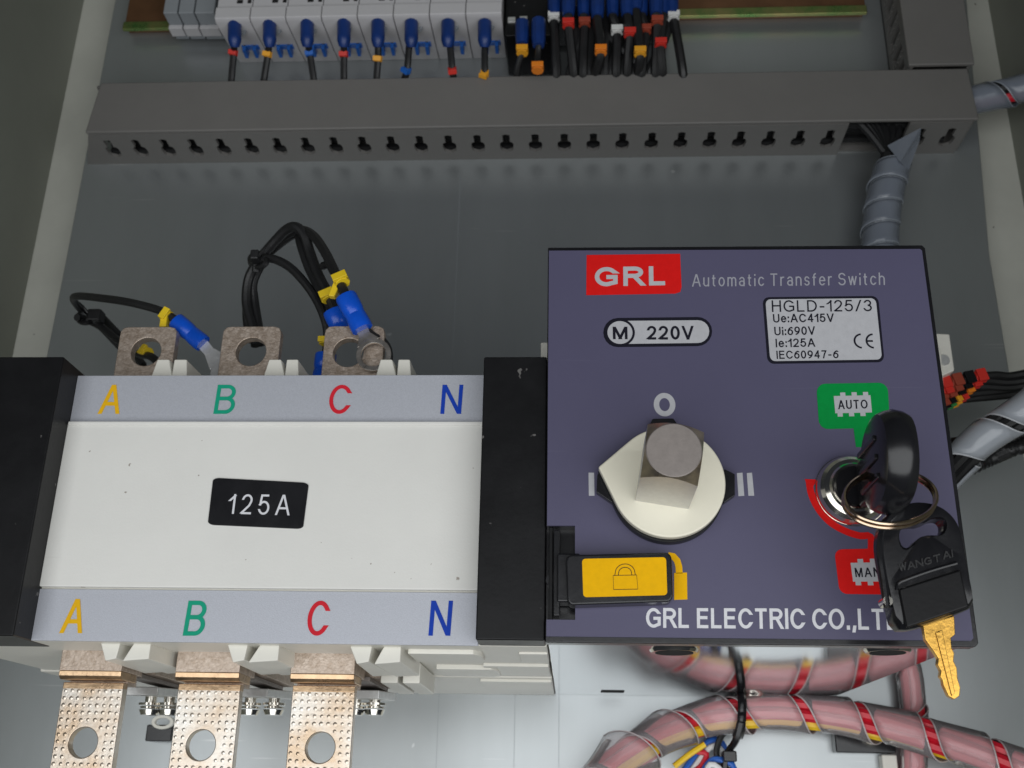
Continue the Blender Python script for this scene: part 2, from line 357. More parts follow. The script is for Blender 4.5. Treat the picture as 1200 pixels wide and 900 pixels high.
# ------------------------------------------------------------------ cabinet
pl = G(); a, b2, c2, d2 = at(137, -40, 0), at(1129, -40, 0), at(1232, 900, 0), at(-60, 760, 0)
PX0, PX1 = at(78, 300, 0)[0], at(1160, 300, 0)[0]
top = at(100, -60, 0)[1]
pl.prism([at(-40, 905, 0), at(1264, 905, 0), at(1204, 560, 0), at(1160, 300, 0), at(1133, 0, 0), at(1127, -60, 0), at(147, -60, 0), at(135, 0, 0), at(78, 300, 0), at(55, 415, 0)], -2, 0)
plate = structure(pl.go('mounting_plate', 'plate', None, .5, smooth=False))
# creases of the protective film on the plate
for xx in (at(513, 850, 0)[0], at(603, 850, 0)[0], at(655, 850, 0)[0]):
    G().box(xx-.07, xx+.07, 0, .04, -30, 265 if xx < -40 else 37).go('film_crease', 'module_grey', plate, smooth=False)
structure(G().box(-256, 209, -18, -15, -60, 470).go('cabinet_back', 'back_paint', None, smooth=False))
structure(G().box(-256, -252.6, -15, 240, -120, 470).go('cabinet_wall_left', 'wall_paint', None, smooth=False))
structure(G().box(205.8, 209, -15, 240, -120, 470).go('cabinet_wall_right', 'wall_paint', None, smooth=False))
structure(G().box(-256, 209, -15, 240, 470, 473).go('cabinet_ceiling', 'wall_paint', None, smooth=False))

# ------------------------------------------------------------------ wiring ducts
DT = 25.0
zc = 274.0
duct = thing('wiring_duct', 'long grey slotted plastic wiring duct running across the plate under the breakers', 'wiring duct')
cx0, cx1 = at(100, 157, DT)[0], at(1147, 140, DT)[0]
zt = at(600, 90, DT)[1]
g = G().prism([(cx0, zc), (cx1, zc+.3), (cx1-1.5, zt), (cx0+3, zt)], DT-1, DT+.8)
g.box(cx0+.3, cx1-.3, DT-4.5, DT-1, zt-1.4, zt)
g.go('duct_cover', 'duct', duct, .8)
bx0, bx1 = at(103, 193, 0)[0], at(1122, 180, 0)[0]
g = G(); zi = zc + 1.6; pitch = (at(1080, 160, 12)[0] - at(132, 173, 12)[0]) / 28.15
xs = [at(132, 173, 12)[0] + pitch*(k-1) for k in range(31)]
N = 28
def slot_loop(cx, cd, n=N):
    shape = []
    for ang, r in [(0, 2.6), (25, 3.0), (50, 3.9), (64, 4.4), (72, 4.3), (81, 9.3), (90, 9.8), (99, 9.3), (108, 4.3), (116, 4.4), (130, 3.9), (155, 3.0), (180, 2.6), (205, 2.8), (235, 3.5), (270, 4.2), (305, 3.5), (335, 2.8)]:
        shape.append((cx + r*1.15*math.cos(math.radians(ang)), cd + r*math.sin(math.radians(ang))))
    return shape
for x in xs:
    x0, x1 = x-pitch/2, x+pitch/2
    if x > bx1: continue
    if at(1000, 170, 12)[0] < x < at(1068, 170, 12)[0]:        # fingers broken out for the wrapped cable
        continue
    x0 = max(x0, bx0); x1 = min(x1, bx1); c = (x, 9.8); inner = []; outer = []
    if x < cx0 + 5: continue
    if x0 < cx0 + 5:
        x0 = cx0 + .8; V = [(a_, -d_, z_) for z_ in (zi-1.6, zi) for a_, d_ in ((bx0, 0), (x0, 0), (x0, DT-1))]
        g.add(V, [(0,1,2),(3,4,5),(0,1,4,3),(1,2,5,4),(2,0,3,5)])
    if bx1 - x < 3: g.box(x0, x1, 0, DT-1, zi-1.6, zi); continue
    sh = slot_loop(*c)
    for q in sh:
        an = math.atan2(q[1]-c[1], q[0]-c[0]); outer.append(ray_rect(c, an, x0, x1, 0, DT-1)); inner.append(q)
    # corners
    for cxx, cdd in ((x0, 0), (x1, 0), (x1, DT-1), (x0, DT-1)):
        an = math.atan2(cdd-c[1], cxx-c[0]); k = min(range(len(outer)), key=lambda i: abs(math.remainder(math.atan2(outer[i][1]-c[1], outer[i][0]-c[0])-an, 2*PI))); outer[k] = (cxx, cdd)
    g.annulus([(p[0], -p[1]) for p in outer], [(p[0], -p[1]) for p in inner], zi-1.6, zi, 'z')
g.box(cx0+8, bx1, 0, 1.5, zi, zt-1); g.box(cx0+4, bx1, 1.5, DT-1, zt-2.5, zt-1)
g.box(bx1-1.5, bx1, 1.5, DT-1, zi, zt-2.5)
g.go('duct_base', 'duct', duct, smooth=False)
vd = thing('wiring_duct', 'upright grey slotted wiring duct at the upper right, standing on the long one', 'wiring duct')
a0, a1 = at(1062, 60, 27)[0], at(1139, 60, 27)[0]
G().box(a0, a1, 26, 28, zt+.5, zt+110).go('duct_cover', 'duct', vd, .6)
g = G(); s0 = a0 + 1; zs = zt + .8
for k in range(9):
    za, zb = zs + k*9.5, zs + (k+1)*9.5
    g.box(s0, s0+1.5, 0, 26, za, za+5.6).box(s0, s0+1.5, 0, 6, za+5.6, zb).box(s0, s0+1.5, 20, 26, za+5.6, zb)
    for q in range(6):                                          # arched tops of the slots
        an = PI*q/6
        g.box(s0-.6, s0, 13-7.4*math.cos(an)-.9, 13-7.4*math.cos(an)+.9, za+5.2-2.8*math.sin(an)-.5, za+5.2-2.8*math.sin(an)+.5)
g.box(a1-2.5, a1-1, 0, 26, zs, zs+105).box(s0, a1-1, 0, 1.2, zs, zs+105)
g.go('duct_base', 'duct', vd, smooth=False)

t = thing('cable_bundle', 'dark wires added inside the long duct to make its slots look dark', 'cable bundle')  # wires put in so the slots and the broken opening look dark
for k in range(6):
    xx0, xx1 = cx0+4, bx1-8; zz_ = zi+2.2+ (k % 3)*3.2; dd_ = [6, 10, 14, 18, 8, 16][k]
    tube(G(), [Vector((xx0+(xx1-xx0)*q/9, -(dd_+random.uniform(-1.2, 1.2)), zz_+random.uniform(-.5, .7))) for q in range(10)], 1.9, 6, 12).go('wire', 'black_rubber', t)
for k, (xa_, m_) in enumerate(((1008, 'black_rubber'), (1016, 'black_rubber'), (1022, 'black_rubber'), (1030, 'black_rubber'), (1038, 'black_rubber'), (1048, 'black_rubber'), (1057, 'black_rubber'))):
    xw = at(xa_, 170, 18)[0]; tube(G(), [Vector((xw-22, -(16-k), zi+5)), Vector((xw-9, -(18-k*.5), zi+4)), Vector((xw, -(20-k*.5), zi+1.5)), P(1044-k, 192, 18), P(1040, 215, 17)], 1.7, 8).go('wire', m_, t)
# ------------------------------------------------------------------ rails, grey modules, breakers
for (x0, x1, y0, y1, lab) in ((143, 250, 10, 33, 'greenish zinc rail at the upper left beside the grey terminal modules'), (770, 1017, 3, 17, 'thin greenish zinc rail at the upper right of the black terminal row')):
    r = thing('mounting_rail', lab, 'rail')
    (xa, za), (xb, zb) = at(x0, y1, 8), at(x1, y1, 8); zz = (za+zb)/2
    G().box(xa, xb, 0, 6, zz+4, zz+30).go('rail_web', 'zinc_brown', r, .3)
    G().box(xa, xb, 6, 8, zz, zz+4.5).go('rail_lip', 'zinc_yellow', r, .4)
    G().box(xa, xb, 6, 8, zz+29, zz+33).go('rail_lip', 'zinc_yellow', r, .4)
for k, (x0, x1) in enumerate(((197, 213), (214.5, 232), (233.5, 256))):
    t = thing('terminal_module', ['left', 'middle', 'right'][k] + ' one of the three grey terminal modules left of the white breakers', 'terminal', 'grey terminal modules')
    xa, za = at(x0, 33, 14); xb, _ = at(x1, 33, 14)
    G().box(xa, xb, 3, 22, za+2.2, za+60).go('housing', 'module_grey', t, .5)
    G().box(xa, xb, 8, 14, za-.2, za+2.1).go('foot', 'breaker', t, .4)

bw = (at(588, 20, 38)[0] - at(251, 20, 38)[0]) / 8; bxs = at(251, 20, 38)[0]; bz = at(420, 20, 38)[1]
first = thing('circuit_breaker', 'leftmost white miniature circuit breaker in the row of eight', 'circuit breaker', 'white circuit breakers on the top rail')
G().lat([(0, 6), (12, 3.2), (14, 3.2), (36, 0), (38, 1), (38, 7), (36.5, 7.6), (36.5, 80), (0, 80)], .15, bw-.15).go('housing', 'breaker', first, .35)
G().box(bw*.56, bw*.72, 36.4, 36.9, 10.2, 12).box(bw*.86, bw*.96, 36.4, 36.9, 10.2, 12).go('vent', 'dark_gap', first, smooth=False)
G().lat([(13.5, 2.6), (17, 2.1), (17, 4), (13.5, 4)], bw*.38, bw*.88).box(bw*.42, bw*.52, 11, 17, -.2, 3.2).box(bw*.72, bw*.82, 11, 17, -.2, 3.2).go('rail_clip', 'blue_clip', first, .2)
G().frust((bw*.60, -30, 0.6), (0, 1, -.13), (1, 0, 0), (0, .13, 1), 2.6, 2.6, 1.2, 16).go('terminal_opening', 'module_grey', first)
ordn = ['first', 'second from the left', 'third from the left', 'fourth from the left', 'fifth from the left', 'sixth from the left', 'seventh from the left', 'rightmost']
for k in range(8):
    if k == 0: r = first
    else:
        r = first.copy(); C.objects.link(r)
        for ch in first.children:
            c = ch.copy(); C.objects.link(c); c.parent = r
        r['label'] = 'white miniature circuit breaker, ' + ordn[k] + ' in the row of eight'
    r.location = to((bxs + bw*k, 0, bz))

def marker(parent, p, t, m, r=1.5, L=2.2, flag=True):
    t = Vector(t).normalized(); u = t.cross(Vector((0, 1, 0))).normalized(); v = t.cross(u)
    g = G().frust(p - t*L/2, t, u, v, r, r, L, 8)
    if flag:
        q = p + v*r*.7*(1 if v.y < 0 else -1); hw = r*.95
        V = [q + u*a*hw + t*b*L*.42 + v*c*r*.55*(1 if v.y < 0 else -1) for a in (-1, 1) for b in (-1, 1) for c in (0, 1)]
        g.add([tuple(x) for x in V], [(0,1,3,2),(4,6,7,5),(0,4,5,1),(2,3,7,6),(0,2,6,4),(1,5,7,3)])
    return g.go('marker', m, parent, .15)
cols = ['red_clip', 'amber_clip', 'blue_clip', 'red_clip', 'amber_clip', 'blue_clip', 'red_clip', 'amber_clip']
cname = ['red', 'orange', 'blue', 'red', 'orange', 'blue', 'red', 'orange']
wx = [(275, 274, 62, 271), (316, 314, 64, 309), (360, 363, 63, 368), (403, 403, 64, 403), (443, 443, 69, 441), (482, 477, 82, 473), (525, 530, 82, 532), (568, 568, 86, 568)]
for k, (xs0, xm, ym, xe) in enumerate(wx):
    t = thing('control_wire', f'black wire with {cname[k]} marker in the white breaker row, {ordn[k]}', 'wire', 'wires under the white breakers')
    A = [P(xs0, 20, 33), P(xs0, 40, 33), P((xs0+xm)/2, 54, 31), P(xm, ym, 27), P(xe, 96, 21), P(xe, 112, 14)]
    tube(G(), A, 1.55, 8).go('insulation', 'black_rubber', t)
    tube(G(), [P(xs0, 25, 34), P(xs0, 30, 34), P(xs0, 47, 33.5), P(xs0, 55, 32)], lambda s: (2.2 if s < .02 else 3.1) if s < .8 else 3.1-1.0*(s-.8)*5, 12).go('sleeve', 'navy_sleeve', t)
    marker(t, P(xm, ym, 27), P(xe, 96, 22)-P(xm, ym, 27), cols[k], 2.0, 2.6)

# black terminal row
tr = thing('terminal_row', 'black relay terminal row at the top edge right of the white breakers', 'terminal row')
xa, za = at(592, 42, 30); xb, zb = at(650, 42, 30)
G().box(xa, xb, 2, 30, za, za+60).go('housing', 'black', tr, .5)
xa2 = at(650, 16, 30)[0]; xb2 = at(790, 16, 30)[0]; z2 = at(720, 12, 30)[1]
G().box(xa2+.3, xb2, 2, 30, z2+3, z2+60).go('housing', 'black_gloss', tr, .5)
g = G()
for k in range(3): g.box(at(600+k*14, 60, 14)[0], at(609+k*14, 60, 14)[0], 6, 16, at(600, 60, 14)[1], at(600, 60, 14)[1]+4)
g.go('foot', 'navy_sleeve', tr, .3)
for k, (px, py) in enumerate(((600, 23), (614, 22), (632, 23))): G().box(at(px-5, py, 31)[0], at(px+4, py, 31)[0], 30, 31.2, at(px, py+3, 31)[1], at(px, py-3, 31)[1]).go('screw', 'lug', tr, .2)
rowsp = [(612, 26, 52, 612, 60, 'amber_clip', 'orange', 606), (631, 24, 54, 630, 80, 'orange_clip', 'dark orange', 634), (650, -8, 17, 649, 21, 'white_clip', 'white', 652), (666, -8, 18, 666, 29, 'red_clip', 'red', 672),
         (684, -8, 18, 685, 28, 'brown_clip', 'brown', 683), (700, -8, 20, 704, 60, 'orange_clip', 'orange red', 698), (718, -8, 18, 723, 37, 'white_clip', 'white', 722), (735, -8, 18, 738, 40, 'red_clip', 'red', 735),
         (752, -8, 17, 756, 36, 'brown_clip', 'brown', 752), (769, -8, 17, 770, 26, 'brown_clip', 'brown', 768), (777, -8, 17, 774, 52, 'red_clip', 'red', 776), (745, -8, 12, 750, 62, 'amber_clip', 'orange', 748), (787, -8, 16, 789, 20, 'white_clip', 'white', 800)]
place = ['leftmost', 'second from left', 'third from left', 'fourth from left', 'fifth from left', 'sixth from left', 'near the middle', 'right of the middle', 'fourth from right', 'third from right', 'second from right', 'behind the middle', 'slanting outermost right']
for k, (sx, sy0, sy1, mx_, my, mc, cn, ex) in enumerate(rowsp):
    t = thing('control_wire', f'wire with {cn} marker below the black terminal row, {place[k]}', 'wire', 'wires of the black terminal row')
    dd = 34 + (k % 2)*3
    A = [P(sx, sy0, dd), P(sx, sy1, dd), P(mx_, my, dd-2), P(ex, 84, 26), P(ex, 112, 15)] if my < 75 else [P(sx, sy0, dd), P(sx, sy1, dd), P(mx_, my, 28), P(ex, 112, 15)]
    tube(G(), A, 2.1 if k > 1 else 1.4, 8).go('insulation', 'black_rubber', t)
    tube(G(), [P(sx, sy0, dd+.5), P(sx, (sy0+sy1)/2, dd+.5), P(sx, sy1, dd+.3)], lambda s: 3.1-.6*max(0, s-.7)*3, 10).go('sleeve', 'navy_sleeve', t)
    marker(t, P(mx_, my, dd-1.5), (0, 0, -1), mc, 2.7, 3.0)
# extra dark wires of the bunch that carry no visible marker
pl_ = ['second from its left', 'third from its left', 'just left of its middle', 'at its middle', 'just right of its middle', 'second from its right', 'at its right', 'crossing behind its middle', 'at its left']
for k, (x0, x1) in enumerate(((673, 678), (692, 690), (710, 708), (726, 715), (742, 729), (760, 742), (781, 760), (712, 756), (680, 668))):
    t = thing('control_wire', 'plain black wire in the bunch below the black terminal row, ' + pl_[k], 'wire', 'plain wires of the black bunch')
    tube(G(), [P(x0, 10, 29), P(x0, 40, 29), P(x1, 86, 24), P(x1, 112, 14)], 2.0, 8).go('insulation', 'black_rubber', t)

# ------------------------------------------------------------------ transfer switch
sw = thing('transfer_switch', 'large automatic transfer switch with white body, black end caps and purple printed panel', 'transfer switch')
S = sw
ZB, ZT = 36.7, 112.1
g = G().box(-172, -6.2, 104, 138.8, ZB, ZT); g.go('body', 'cream', S, .5)
G().box(-176, -6.4, 61, 103.4, ZB+.5, ZT-.5).go('body', 'cream', S, .6)
G().box(-178, -6.2, 0.2, 60.4, ZB, ZT).go('body', 'cream', S, .5)
G().box(-142.9, -24, 138.8, 139.5, 97.7, ZT+.1).go('label_strip', 'strip', S, .15)
bs = G().box(-143, -24, 138.8, 139.6, 36.7, 50.4).go('label_strip', 'strip', S, .15)
ts = [o for o in S.children if o.name.startswith('label_strip') and o is not bs][0]
cv = G().box(-143, -24, 138.8, 140.4, 50.9, 97.6).go('cover', 'cover_white', S, .35)
G().lat([(138.8, 97.6), (141.0, 97.6), (141.0, 96.9), (140.4, 96.5), (138.8, 96.5)], -142.5, -24).go('cover_lip', 'cover_white', cv, .1)
# end caps
G().box(-172, -142.9, 128, 149.4, 36.5, 114.1).go('end_cap', 'black', S, .45)
G().box(-23.9, -6.5, 120, 149.4, 36.9, 113.7).go('end_cap', 'black', S, .45)
# letters on the strips
D1 = 139.65
for s, m, x0, x1, xs_ in (('A', 'a_yellow', 115, 146, 0), ('B', 'b_green', 250, 279, 0), ('C', 'c_red', 384, 412, 0), ('N', 'n_blue', 516, 543, 0)):
    text('letter', s, (x0, 451, x1, 485), D1-.05, m, ts, w=.125, italic=.04)
for s, m, x0, x1 in (('A', 'a_yellow', 70, 104), ('B', 'b_green', 214, 245), ('C', 'c_red', 358, 387), ('N', 'n_blue', 502, 531)):
    text('letter', s, (x0, 702 if s == 'A' else 704, x1, 742 if s == 'A' else 745), D1+.05, m, bs, w=.125, italic=.04)
# rating plate
q = [at(243.5, 615, 140.6), at(355, 620, 140.6), at(362, 566, 140.6), at(250, 560, 140.6)]
rp = G().prism(quadmap(rr(0, 1, 0, 1, .07), q), 140.3, 140.75).go('rating_plate', 'black_gloss', S, smooth=False)
text('lettering', '125A', None, 140.8, 'white_print', rp, w=.10, gap=.42, quad=[at(267, 602, 140.8), at(339, 604, 140.8), at(341, 580, 140.8), at(270, 579, 140.8)])

# terminals
def barhole(x0, x1, z0, z1, cr, c, r, d0, d1, n=48):
    outer = []; inner = []; out = rr(x0, x1, z0, z1, cr, 6)
    for k in range(n):
        a_ = 2*PI*k/n; outer.append(ray_poly(c, a_, out)); inner.append((c[0]+r*math.cos(a_), c[1]+r*math.sin(a_)))
    g = G().annulus(outer, inner, d0, d1); return g
HB = [at(171, 412, 118), at(294, 412, 118), at(408, 413, 118)]
for k, (x0, x1) in enumerate(((-142.4, -124.2), (-109.4, -90.8), (-76.9, -58.0))):
    o = barhole(x0, x1, 108, 137.3, 2.0, HB[k], 4.75, 114.6, 118).go('terminal_bar', 'bronze', S, .3)
    o['label'] = ['upper', 'upper', 'upper'][k] + ' tinned copper terminal bar with a round hole above letter ' + 'ABC'[k]
def dome(g, x, z, d, r, h):
    n = 9; V = [(x+r*math.cos(2*PI*i/n), -d, z+r*math.sin(2*PI*i/n)) for i in range(n)] + [(x+r*.55*math.cos(2*PI*i/n), -d-h*.8, z+r*.55*math.sin(2*PI*i/n)) for i in range(n)] + [(x, -d-h, z)]
    g.add(V, [(i, (i+1) % n, n+(i+1) % n, n+i) for i in range(n)] + [(n+i, n+(i+1) % n, 2*n) for i in range(n)])
HL = [at(97, 870, 116), at(235, 873, 116), at(375, 876, 116)]
for k, (x0, x1) in enumerate(((-143.3, -125.8), (-110.1, -92.3), (-77.6, -60.0))):
    o = barhole(x0, x1, -12, 28.3, .6, HL[k], 4.05, 112.8, 116).go('terminal_bar', 'tinned', S, .3)
    o['label'] = 'lower dimpled tinned copper terminal bar below letter ' + 'ABC'[k]
    g = G(); nx = 9; st = (x1-x0)/nx; rnd = random.Random(k)
    for i in range(nx):
        for j in range(20):
            x = x0 + st*(i+.5) + rnd.uniform(-.07, .07); z = 26.0 - j*st + rnd.uniform(-.07, .07)
            if math.hypot(x-HL[k][0], z-HL[k][1]) < 5.2 or z < -11: continue
            dome(g, x, z, 115.98, .60*rnd.uniform(.85, 1.08), .19*rnd.uniform(.6, 1.15))
    dm = g.go('dimples', 'tinned', o, smooth=False); dm['kind'] = 'stuff'; dm.data.polygons.foreach_set('use_smooth', [True]*len(dm.data.polygons))
    G().box(x0+.4, x1-.4, 106, 112.6, 28, 36.9).go('bar_root', 'bronze', o)
    G().box(x0-.2, x1+.2, 104, 119.5, 31.2, 36.9).go('clamp_block', 'bronze', S, .25)
    G().lat([(108, 31.2), (119.5, 31.2), (119.3, 29.8), (118.2, 28.9), (108, 28.9)], x0-.2, x1+.2).go('clamp_edge', 'copper_edge', S, .25)
    G().lat([(112.8, 28.4), (116.05, 28.3), (116.15, 26.6), (112.8, 26.6)], x0+.05, x1-.05).go('bar_bend', 'copper_edge', S, .2)
    # second, deeper level: plate with two screws
    xs_ = [(176, 198), (293, 321), (416, 439)][k]
    bxA = x1-4; bxB = at([207, 330, 455][k], 826, 66)[0]
    G().lat([(52, 32.2), (84, 30.2), (84, 27.6), (52, 29.6)], bxA-8, bxB).go('lower_terminal_plate', 'lug', S, .3)
    G().box(bxA-6, bxB+1.5, 58, 92, 33, 36.9).go('clamp_block', 'bronze', S, .3)
    G().box(bxA-4, bxB-1, 62, 96, 31.5, 33).go('clamp_edge', 'steel_dark', S, .3)
    for sx in xs_:
        X, Zs = at(sx, 829, 66)
        g = G().frust((X, -66, 29.5), (0, 0, -1), (1, 0, 0), (0, 1, 0), 1.9, 1.9, 3.2, 14)
        g.frust((X, -66, Zs+1.3), (0, 0, -1), (1, 0, 0), (0, 1, 0), 3.7, 3.7, .7, 18).frust((X, -66, Zs+.2), (.08, 0, -1), (1, 0, 0), (0, 1, 0), 3.1, 3.1, .6, 18)
        g.frust((X, -66, Zs-.8), (0, 0, -1), (1, 0, 0), (0, 1, 0), 3.4, 2.7, 1.6, 18)
        sr = g.go('screw', 'chrome', S)
        G().box(X-2, X+2, 65.7, 66.3, Zs-2.35, Zs-2.28).go('slot', 'dark_gap', sr, smooth=False)
# barrier fins
def pxbox(px0, py0, px1, py1, d): (x0, z1), (x1, z0) = at(px0, py0, d), at(px1, py1, d); return x0, x1, z0, z1
for k, (a0_, a1_, b0_, b1_) in enumerate(((181, 207, 206, 223), (311, 338, 337, 353), (441, 468, 467, 484))):
    x0, x1, z0, z1 = pxbox(a0_, 424, a1_, 441, 132); w_ = x1-x0
    G().add([(x0, -134, z0-3), (x1, -134, z0-3), (x1-w_*.3, -134, z1), (x0+w_*.22, -134, z1), (x0, -112, z0-3), (x1+1, -112, z0-3), (x1+.6, -112, z1), (x0+w_*.3, -112, z1)],
            [(0,1,2,3),(4,5,6,7),(0,1,5,4),(1,2,6,5),(2,3,7,6),(3,0,4,7)]).go('barrier_fin', 'cream', S, .35)
    x0, x1, z0, z1 = pxbox(b0_, 424, b1_, 441, 132); w_ = x1-x0
    G().add([(x0, -134, z0-3), (x1, -134, z0-3), (x1-w_*.2, -134, z1), (x0+w_*.05, -134, z1), (x0+.3, -112, z0-3), (x1+.8, -112, z0-3), (x1-.1, -112, z1), (x0+.4, -112, z1)],
            [(0,1,2,3),(4,5,6,7),(0,1,5,4),(1,2,6,5),(2,3,7,6),(3,0,4,7)]).go('barrier_fin', 'cream', S, .35)
for k, (a0_, a1_, b0_, b1_) in enumerate(((128, 152, 156, 186), (274, 299, 300, 334), (415, 442, 444, 474))):
    for (p0, p1, sl) in ((a0_, a1_, .35), (b0_, b1_, -.35)):
        x0, _ = at(p0, 770, 128); x1, _ = at(p1, 770, 128); wd = x1-x0
        z1 = ZB+.2; z0 = 32.2
        l0, l1 = (x0, x1-wd*.05) if sl > 0 else (x0+wd*.35, x1)
        V = [(l0, -135, z1), (l1, -135, z1), ((x1-wd*.15) if sl > 0 else x1, -135, z0+.6), (x0 + (.35*wd if sl > 0 else 0), -135, z0),
             (x0+1, -104, z1), (x1+1, -104, z1), (x1+1, -104, z0+.4), (x0+1, -104, z0)]
        G().add(V, [(0,1,2,3),(4,5,6,7),(0,1,5,4),(1,2,6,5),(2,3,7,6),(3,0,4,7)]).go('barrier_fin', 'cream', S, .3)
for (p0, p1) in ((462, 481), (486, 505)):
    x0, z_ = at(p0, 800, 72); x1, _ = at(p1, 800, 72)
    G().box(x0, x1, 62, 98, 31.0, 37).go('barrier_fin', 'cream', S, .4)
G().prism([at(340, 800, 75), at(455, 800, 75), at(455, 788, 75), at(340, 788, 75)], 60, 75)
# ribs under the neutral pole and layered seams
def rib(px0, px1, dA, dB, z, h):
    x0 = at(px0, 775, (dA+dB)/2)[0]; x1 = at(px1, 775, (dA+dB)/2)[0]
    V = [(x0, -dB, z), (x1-2, -dB, z), (x1, -dB+3, z), (x1, -dA-3, z), (x1-2, -dA, z), (x0, -dA, z)]; V += [(a_, b_, z-h) for a_, b_, _ in V]; n = 6
    G().add(V, [tuple(range(6)), tuple(range(6, 12))] + [(i, (i+1) % n, n+(i+1) % n, n+i) for i in range(n)]).go('housing_rib', 'cream', S, .25)
rib(483, 566, 113, 131, ZB+.2, 1.4); rib(516, 586, 72, 92, ZB+.7, 1.6)
G().box(-14, -6.3, 108, 128, ZB-.6, ZB+.1).go('housing_rib', 'cream', S, .2); G().box(-26, -6.6, 72, 97, ZB-.4, ZB+.6).go('housing_rib', 'cream', S, .2)
G().box(-30, -6.5, 30, 57, ZB-.9, ZB+.1).go('housing_rib', 'cream', S, .2)

G().box(at(634, 418, 120)[0], at(645, 418, 120)[0], 112, 124, ZT, at(640, 407, 120)[1]).go('housing_tab', 'cream', S, .4)
# mechanism housing and black cover
G().box(-5.9, 96.8, .2, 146.8, 37.0, 143.5).go('mechanism_housing', 'mirror_steel', S, .3)
def on_under(px, py):                           # point of the housing underside seen at a photo pixel
    lo, hi = 0, 150
    for _ in range(40):
        m_ = (lo+hi)/2
        if at(px, py, m_)[1] > 37.0: lo = m_      # plane z=37 lies nearer
        else: hi = m_
    return at(px, py, lo)[0], lo
for (px, py, r) in ((790, 762, 6.5), (1040, 762, 6.0)):
    X, dd = on_under(px, py); dd = min(dd, 138)
    hh = G().frust((X, -dd, 37.02), (0, 0, -1), (1, 0, 0), (0, 1, 0), r, r-.5, .7, 32).go('punched_collar', 'chrome', S)
    G().frust((X, -dd, 36.3), (0, 0, -1), (1, 0, 0), (0, 1, 0), r-1.5, r-1.5, .1, 32).go('hole', 'dark_gap', hh)
G().box(*[at(704, 806, 14)[0], at(731, 806, 14)[0]], 12, 20, 36.85, 37.02).go('housing_slot', 'dark_gap', S, .3)
G().frust((at(880, 806, 12)[0], -14, 37), (0, 0, -1), (1, 0, 0), (0, 1, 0), 4.4, 3.4, 1.0, 24).go('screw', 'chrome', S)  # chrome disc standing for a screw's reflection in the underside
co = at(639.5, 756, 151)
cvp = [(-6.4, 36.2), (98.0, 36.3), (98.9, 37.2), (98.9, 145.2), (98.0, 146.2), (-6.4, 146.6)]
nx0, nx1 = -6.4, at(674, 700, 151)[0]; nz0, nz1 = at(660, 727, 151)[1], at(660, 617, 151)[1]
cover = G().prism([(-6.4, 36.2), (98.0, 36.3), (98.9, 37.2), (98.9, 145.4), (98.2, 146.4), (-6.4, 146.6), (-6.4, nz1), (nx1, nz1), (nx1, nz0), (-6.4, nz0)], 146.9, 151.2).go('panel_frame', 'black_gloss', S, .3)
G().box(-6.3, nx1+.2, 140, 147.4, nz0-.5, nz1+.5).go('latch_recess', 'black_gloss', S)
G().box(nx1-5.5, nx1-3.8, 147.4, 151.6, nz0+1, nz1-1).go('latch_rail', 'black_gloss', S, .3)
G().box(-5.6, -4.6, 147.4, 150.2, nz0, nz1).go('latch_rail', 'black', S, .2)
G().disc(at(647, 681, 148)[0], at(647, 681, 148)[1], 1.6, 147.4, 149.6, n=18).go('latch_screw', 'black_gloss', S)
zpt = at(860, 298, 152)[1]; zpl = at(645, 298, 152)[1]
panel = G().prism([(-6.1, 37.6), (96.9, 37.7), (97.5, 38.3), (97.6, 144.2), (97.1, 144.7), (-6.1, 145.1), (-6.1, nz1), (nx1, nz1), (nx1, nz0), (-6.1, nz0)], 151.2, 152).go('face_panel', 'purple', S, smooth=False)
PD = 152.0
def pq(x0, y0, x1, y1, d=PD): return [at(x0, y1, d), at(x1, y1, d), at(x1, y0, d), at(x0, y0, d)]
def prr(name, x0, y0, x1, y1, r, m, d=PD, par=panel, quad=None):
    q = quad or pq(x0, y0, x1, y1, d); a_ = (x1-x0)/(y1-y0)
    un = [(x/a_, y) for x, y in rr(0, a_, 0, 1, r)]
    return flat(name, quadmap(un, q), d, m, par)
# logo
lq = quadmap([(0, 0), (.93, 0), (.985, .04), (1, .16), (1, 1), (0, 1)], [at(687, 346, PD), at(799, 344, PD), at(797, 297.6, PD), at(687.5, 299, PD)])
logo = flat('logo_field', lq, PD, 'red_print', panel)
text('lettering', 'GRL', None, PD+TH+.02, 'grey_print', logo, w=.21, gap=.20, quad=[at(697, 336, PD), at(780.5, 334.5, PD), at(780, 312, PD), at(697, 313.5, PD)])
text('lettering', 'Automatic Transfer Switch', None, PD+.03, 'dim_print', panel, w=.10, gap=.30, quad=[at(811, 336, PD), at(1037, 334, PD), at(1036.5, 319.5, PD), at(811, 321.5, PD)])
# voltage pill
pill = prr('voltage_badge', 707, 372, 835, 406.5, .5, 'dark_print', quad=[at(707, 407, PD), at(834.5, 405.5, PD), at(834.5, 371.5, PD), at(707, 373, PD)])
prr('badge_field', 711, 376, 831, 403, .49, 'grey_print', PD+TH, pill, quad=[at(711, 403.5, PD), at(831, 402, PD), at(831, 375.5, PD), at(711, 376.5, PD)])
cxm, czm = at(726.5, 390, PD); g = G(); stroke(g, [(cxm+3.75*math.cos(2*PI*i/40), czm+3.75*math.sin(2*PI*i/40)) for i in range(40)], .65, PD+2*TH, PD+2*TH+.05, True); g.go('badge_ring', 'dark_print', pill, smooth=False)
text('lettering', 'M', (718, 383, 735.5, 397.5), PD+2*TH+.02, 'dark_print', pill, w=.20)
text('lettering', '220V', (758, 382, 813, 398), PD+2*TH+.02, 'dark_print', pill, w=.165, gap=.22)
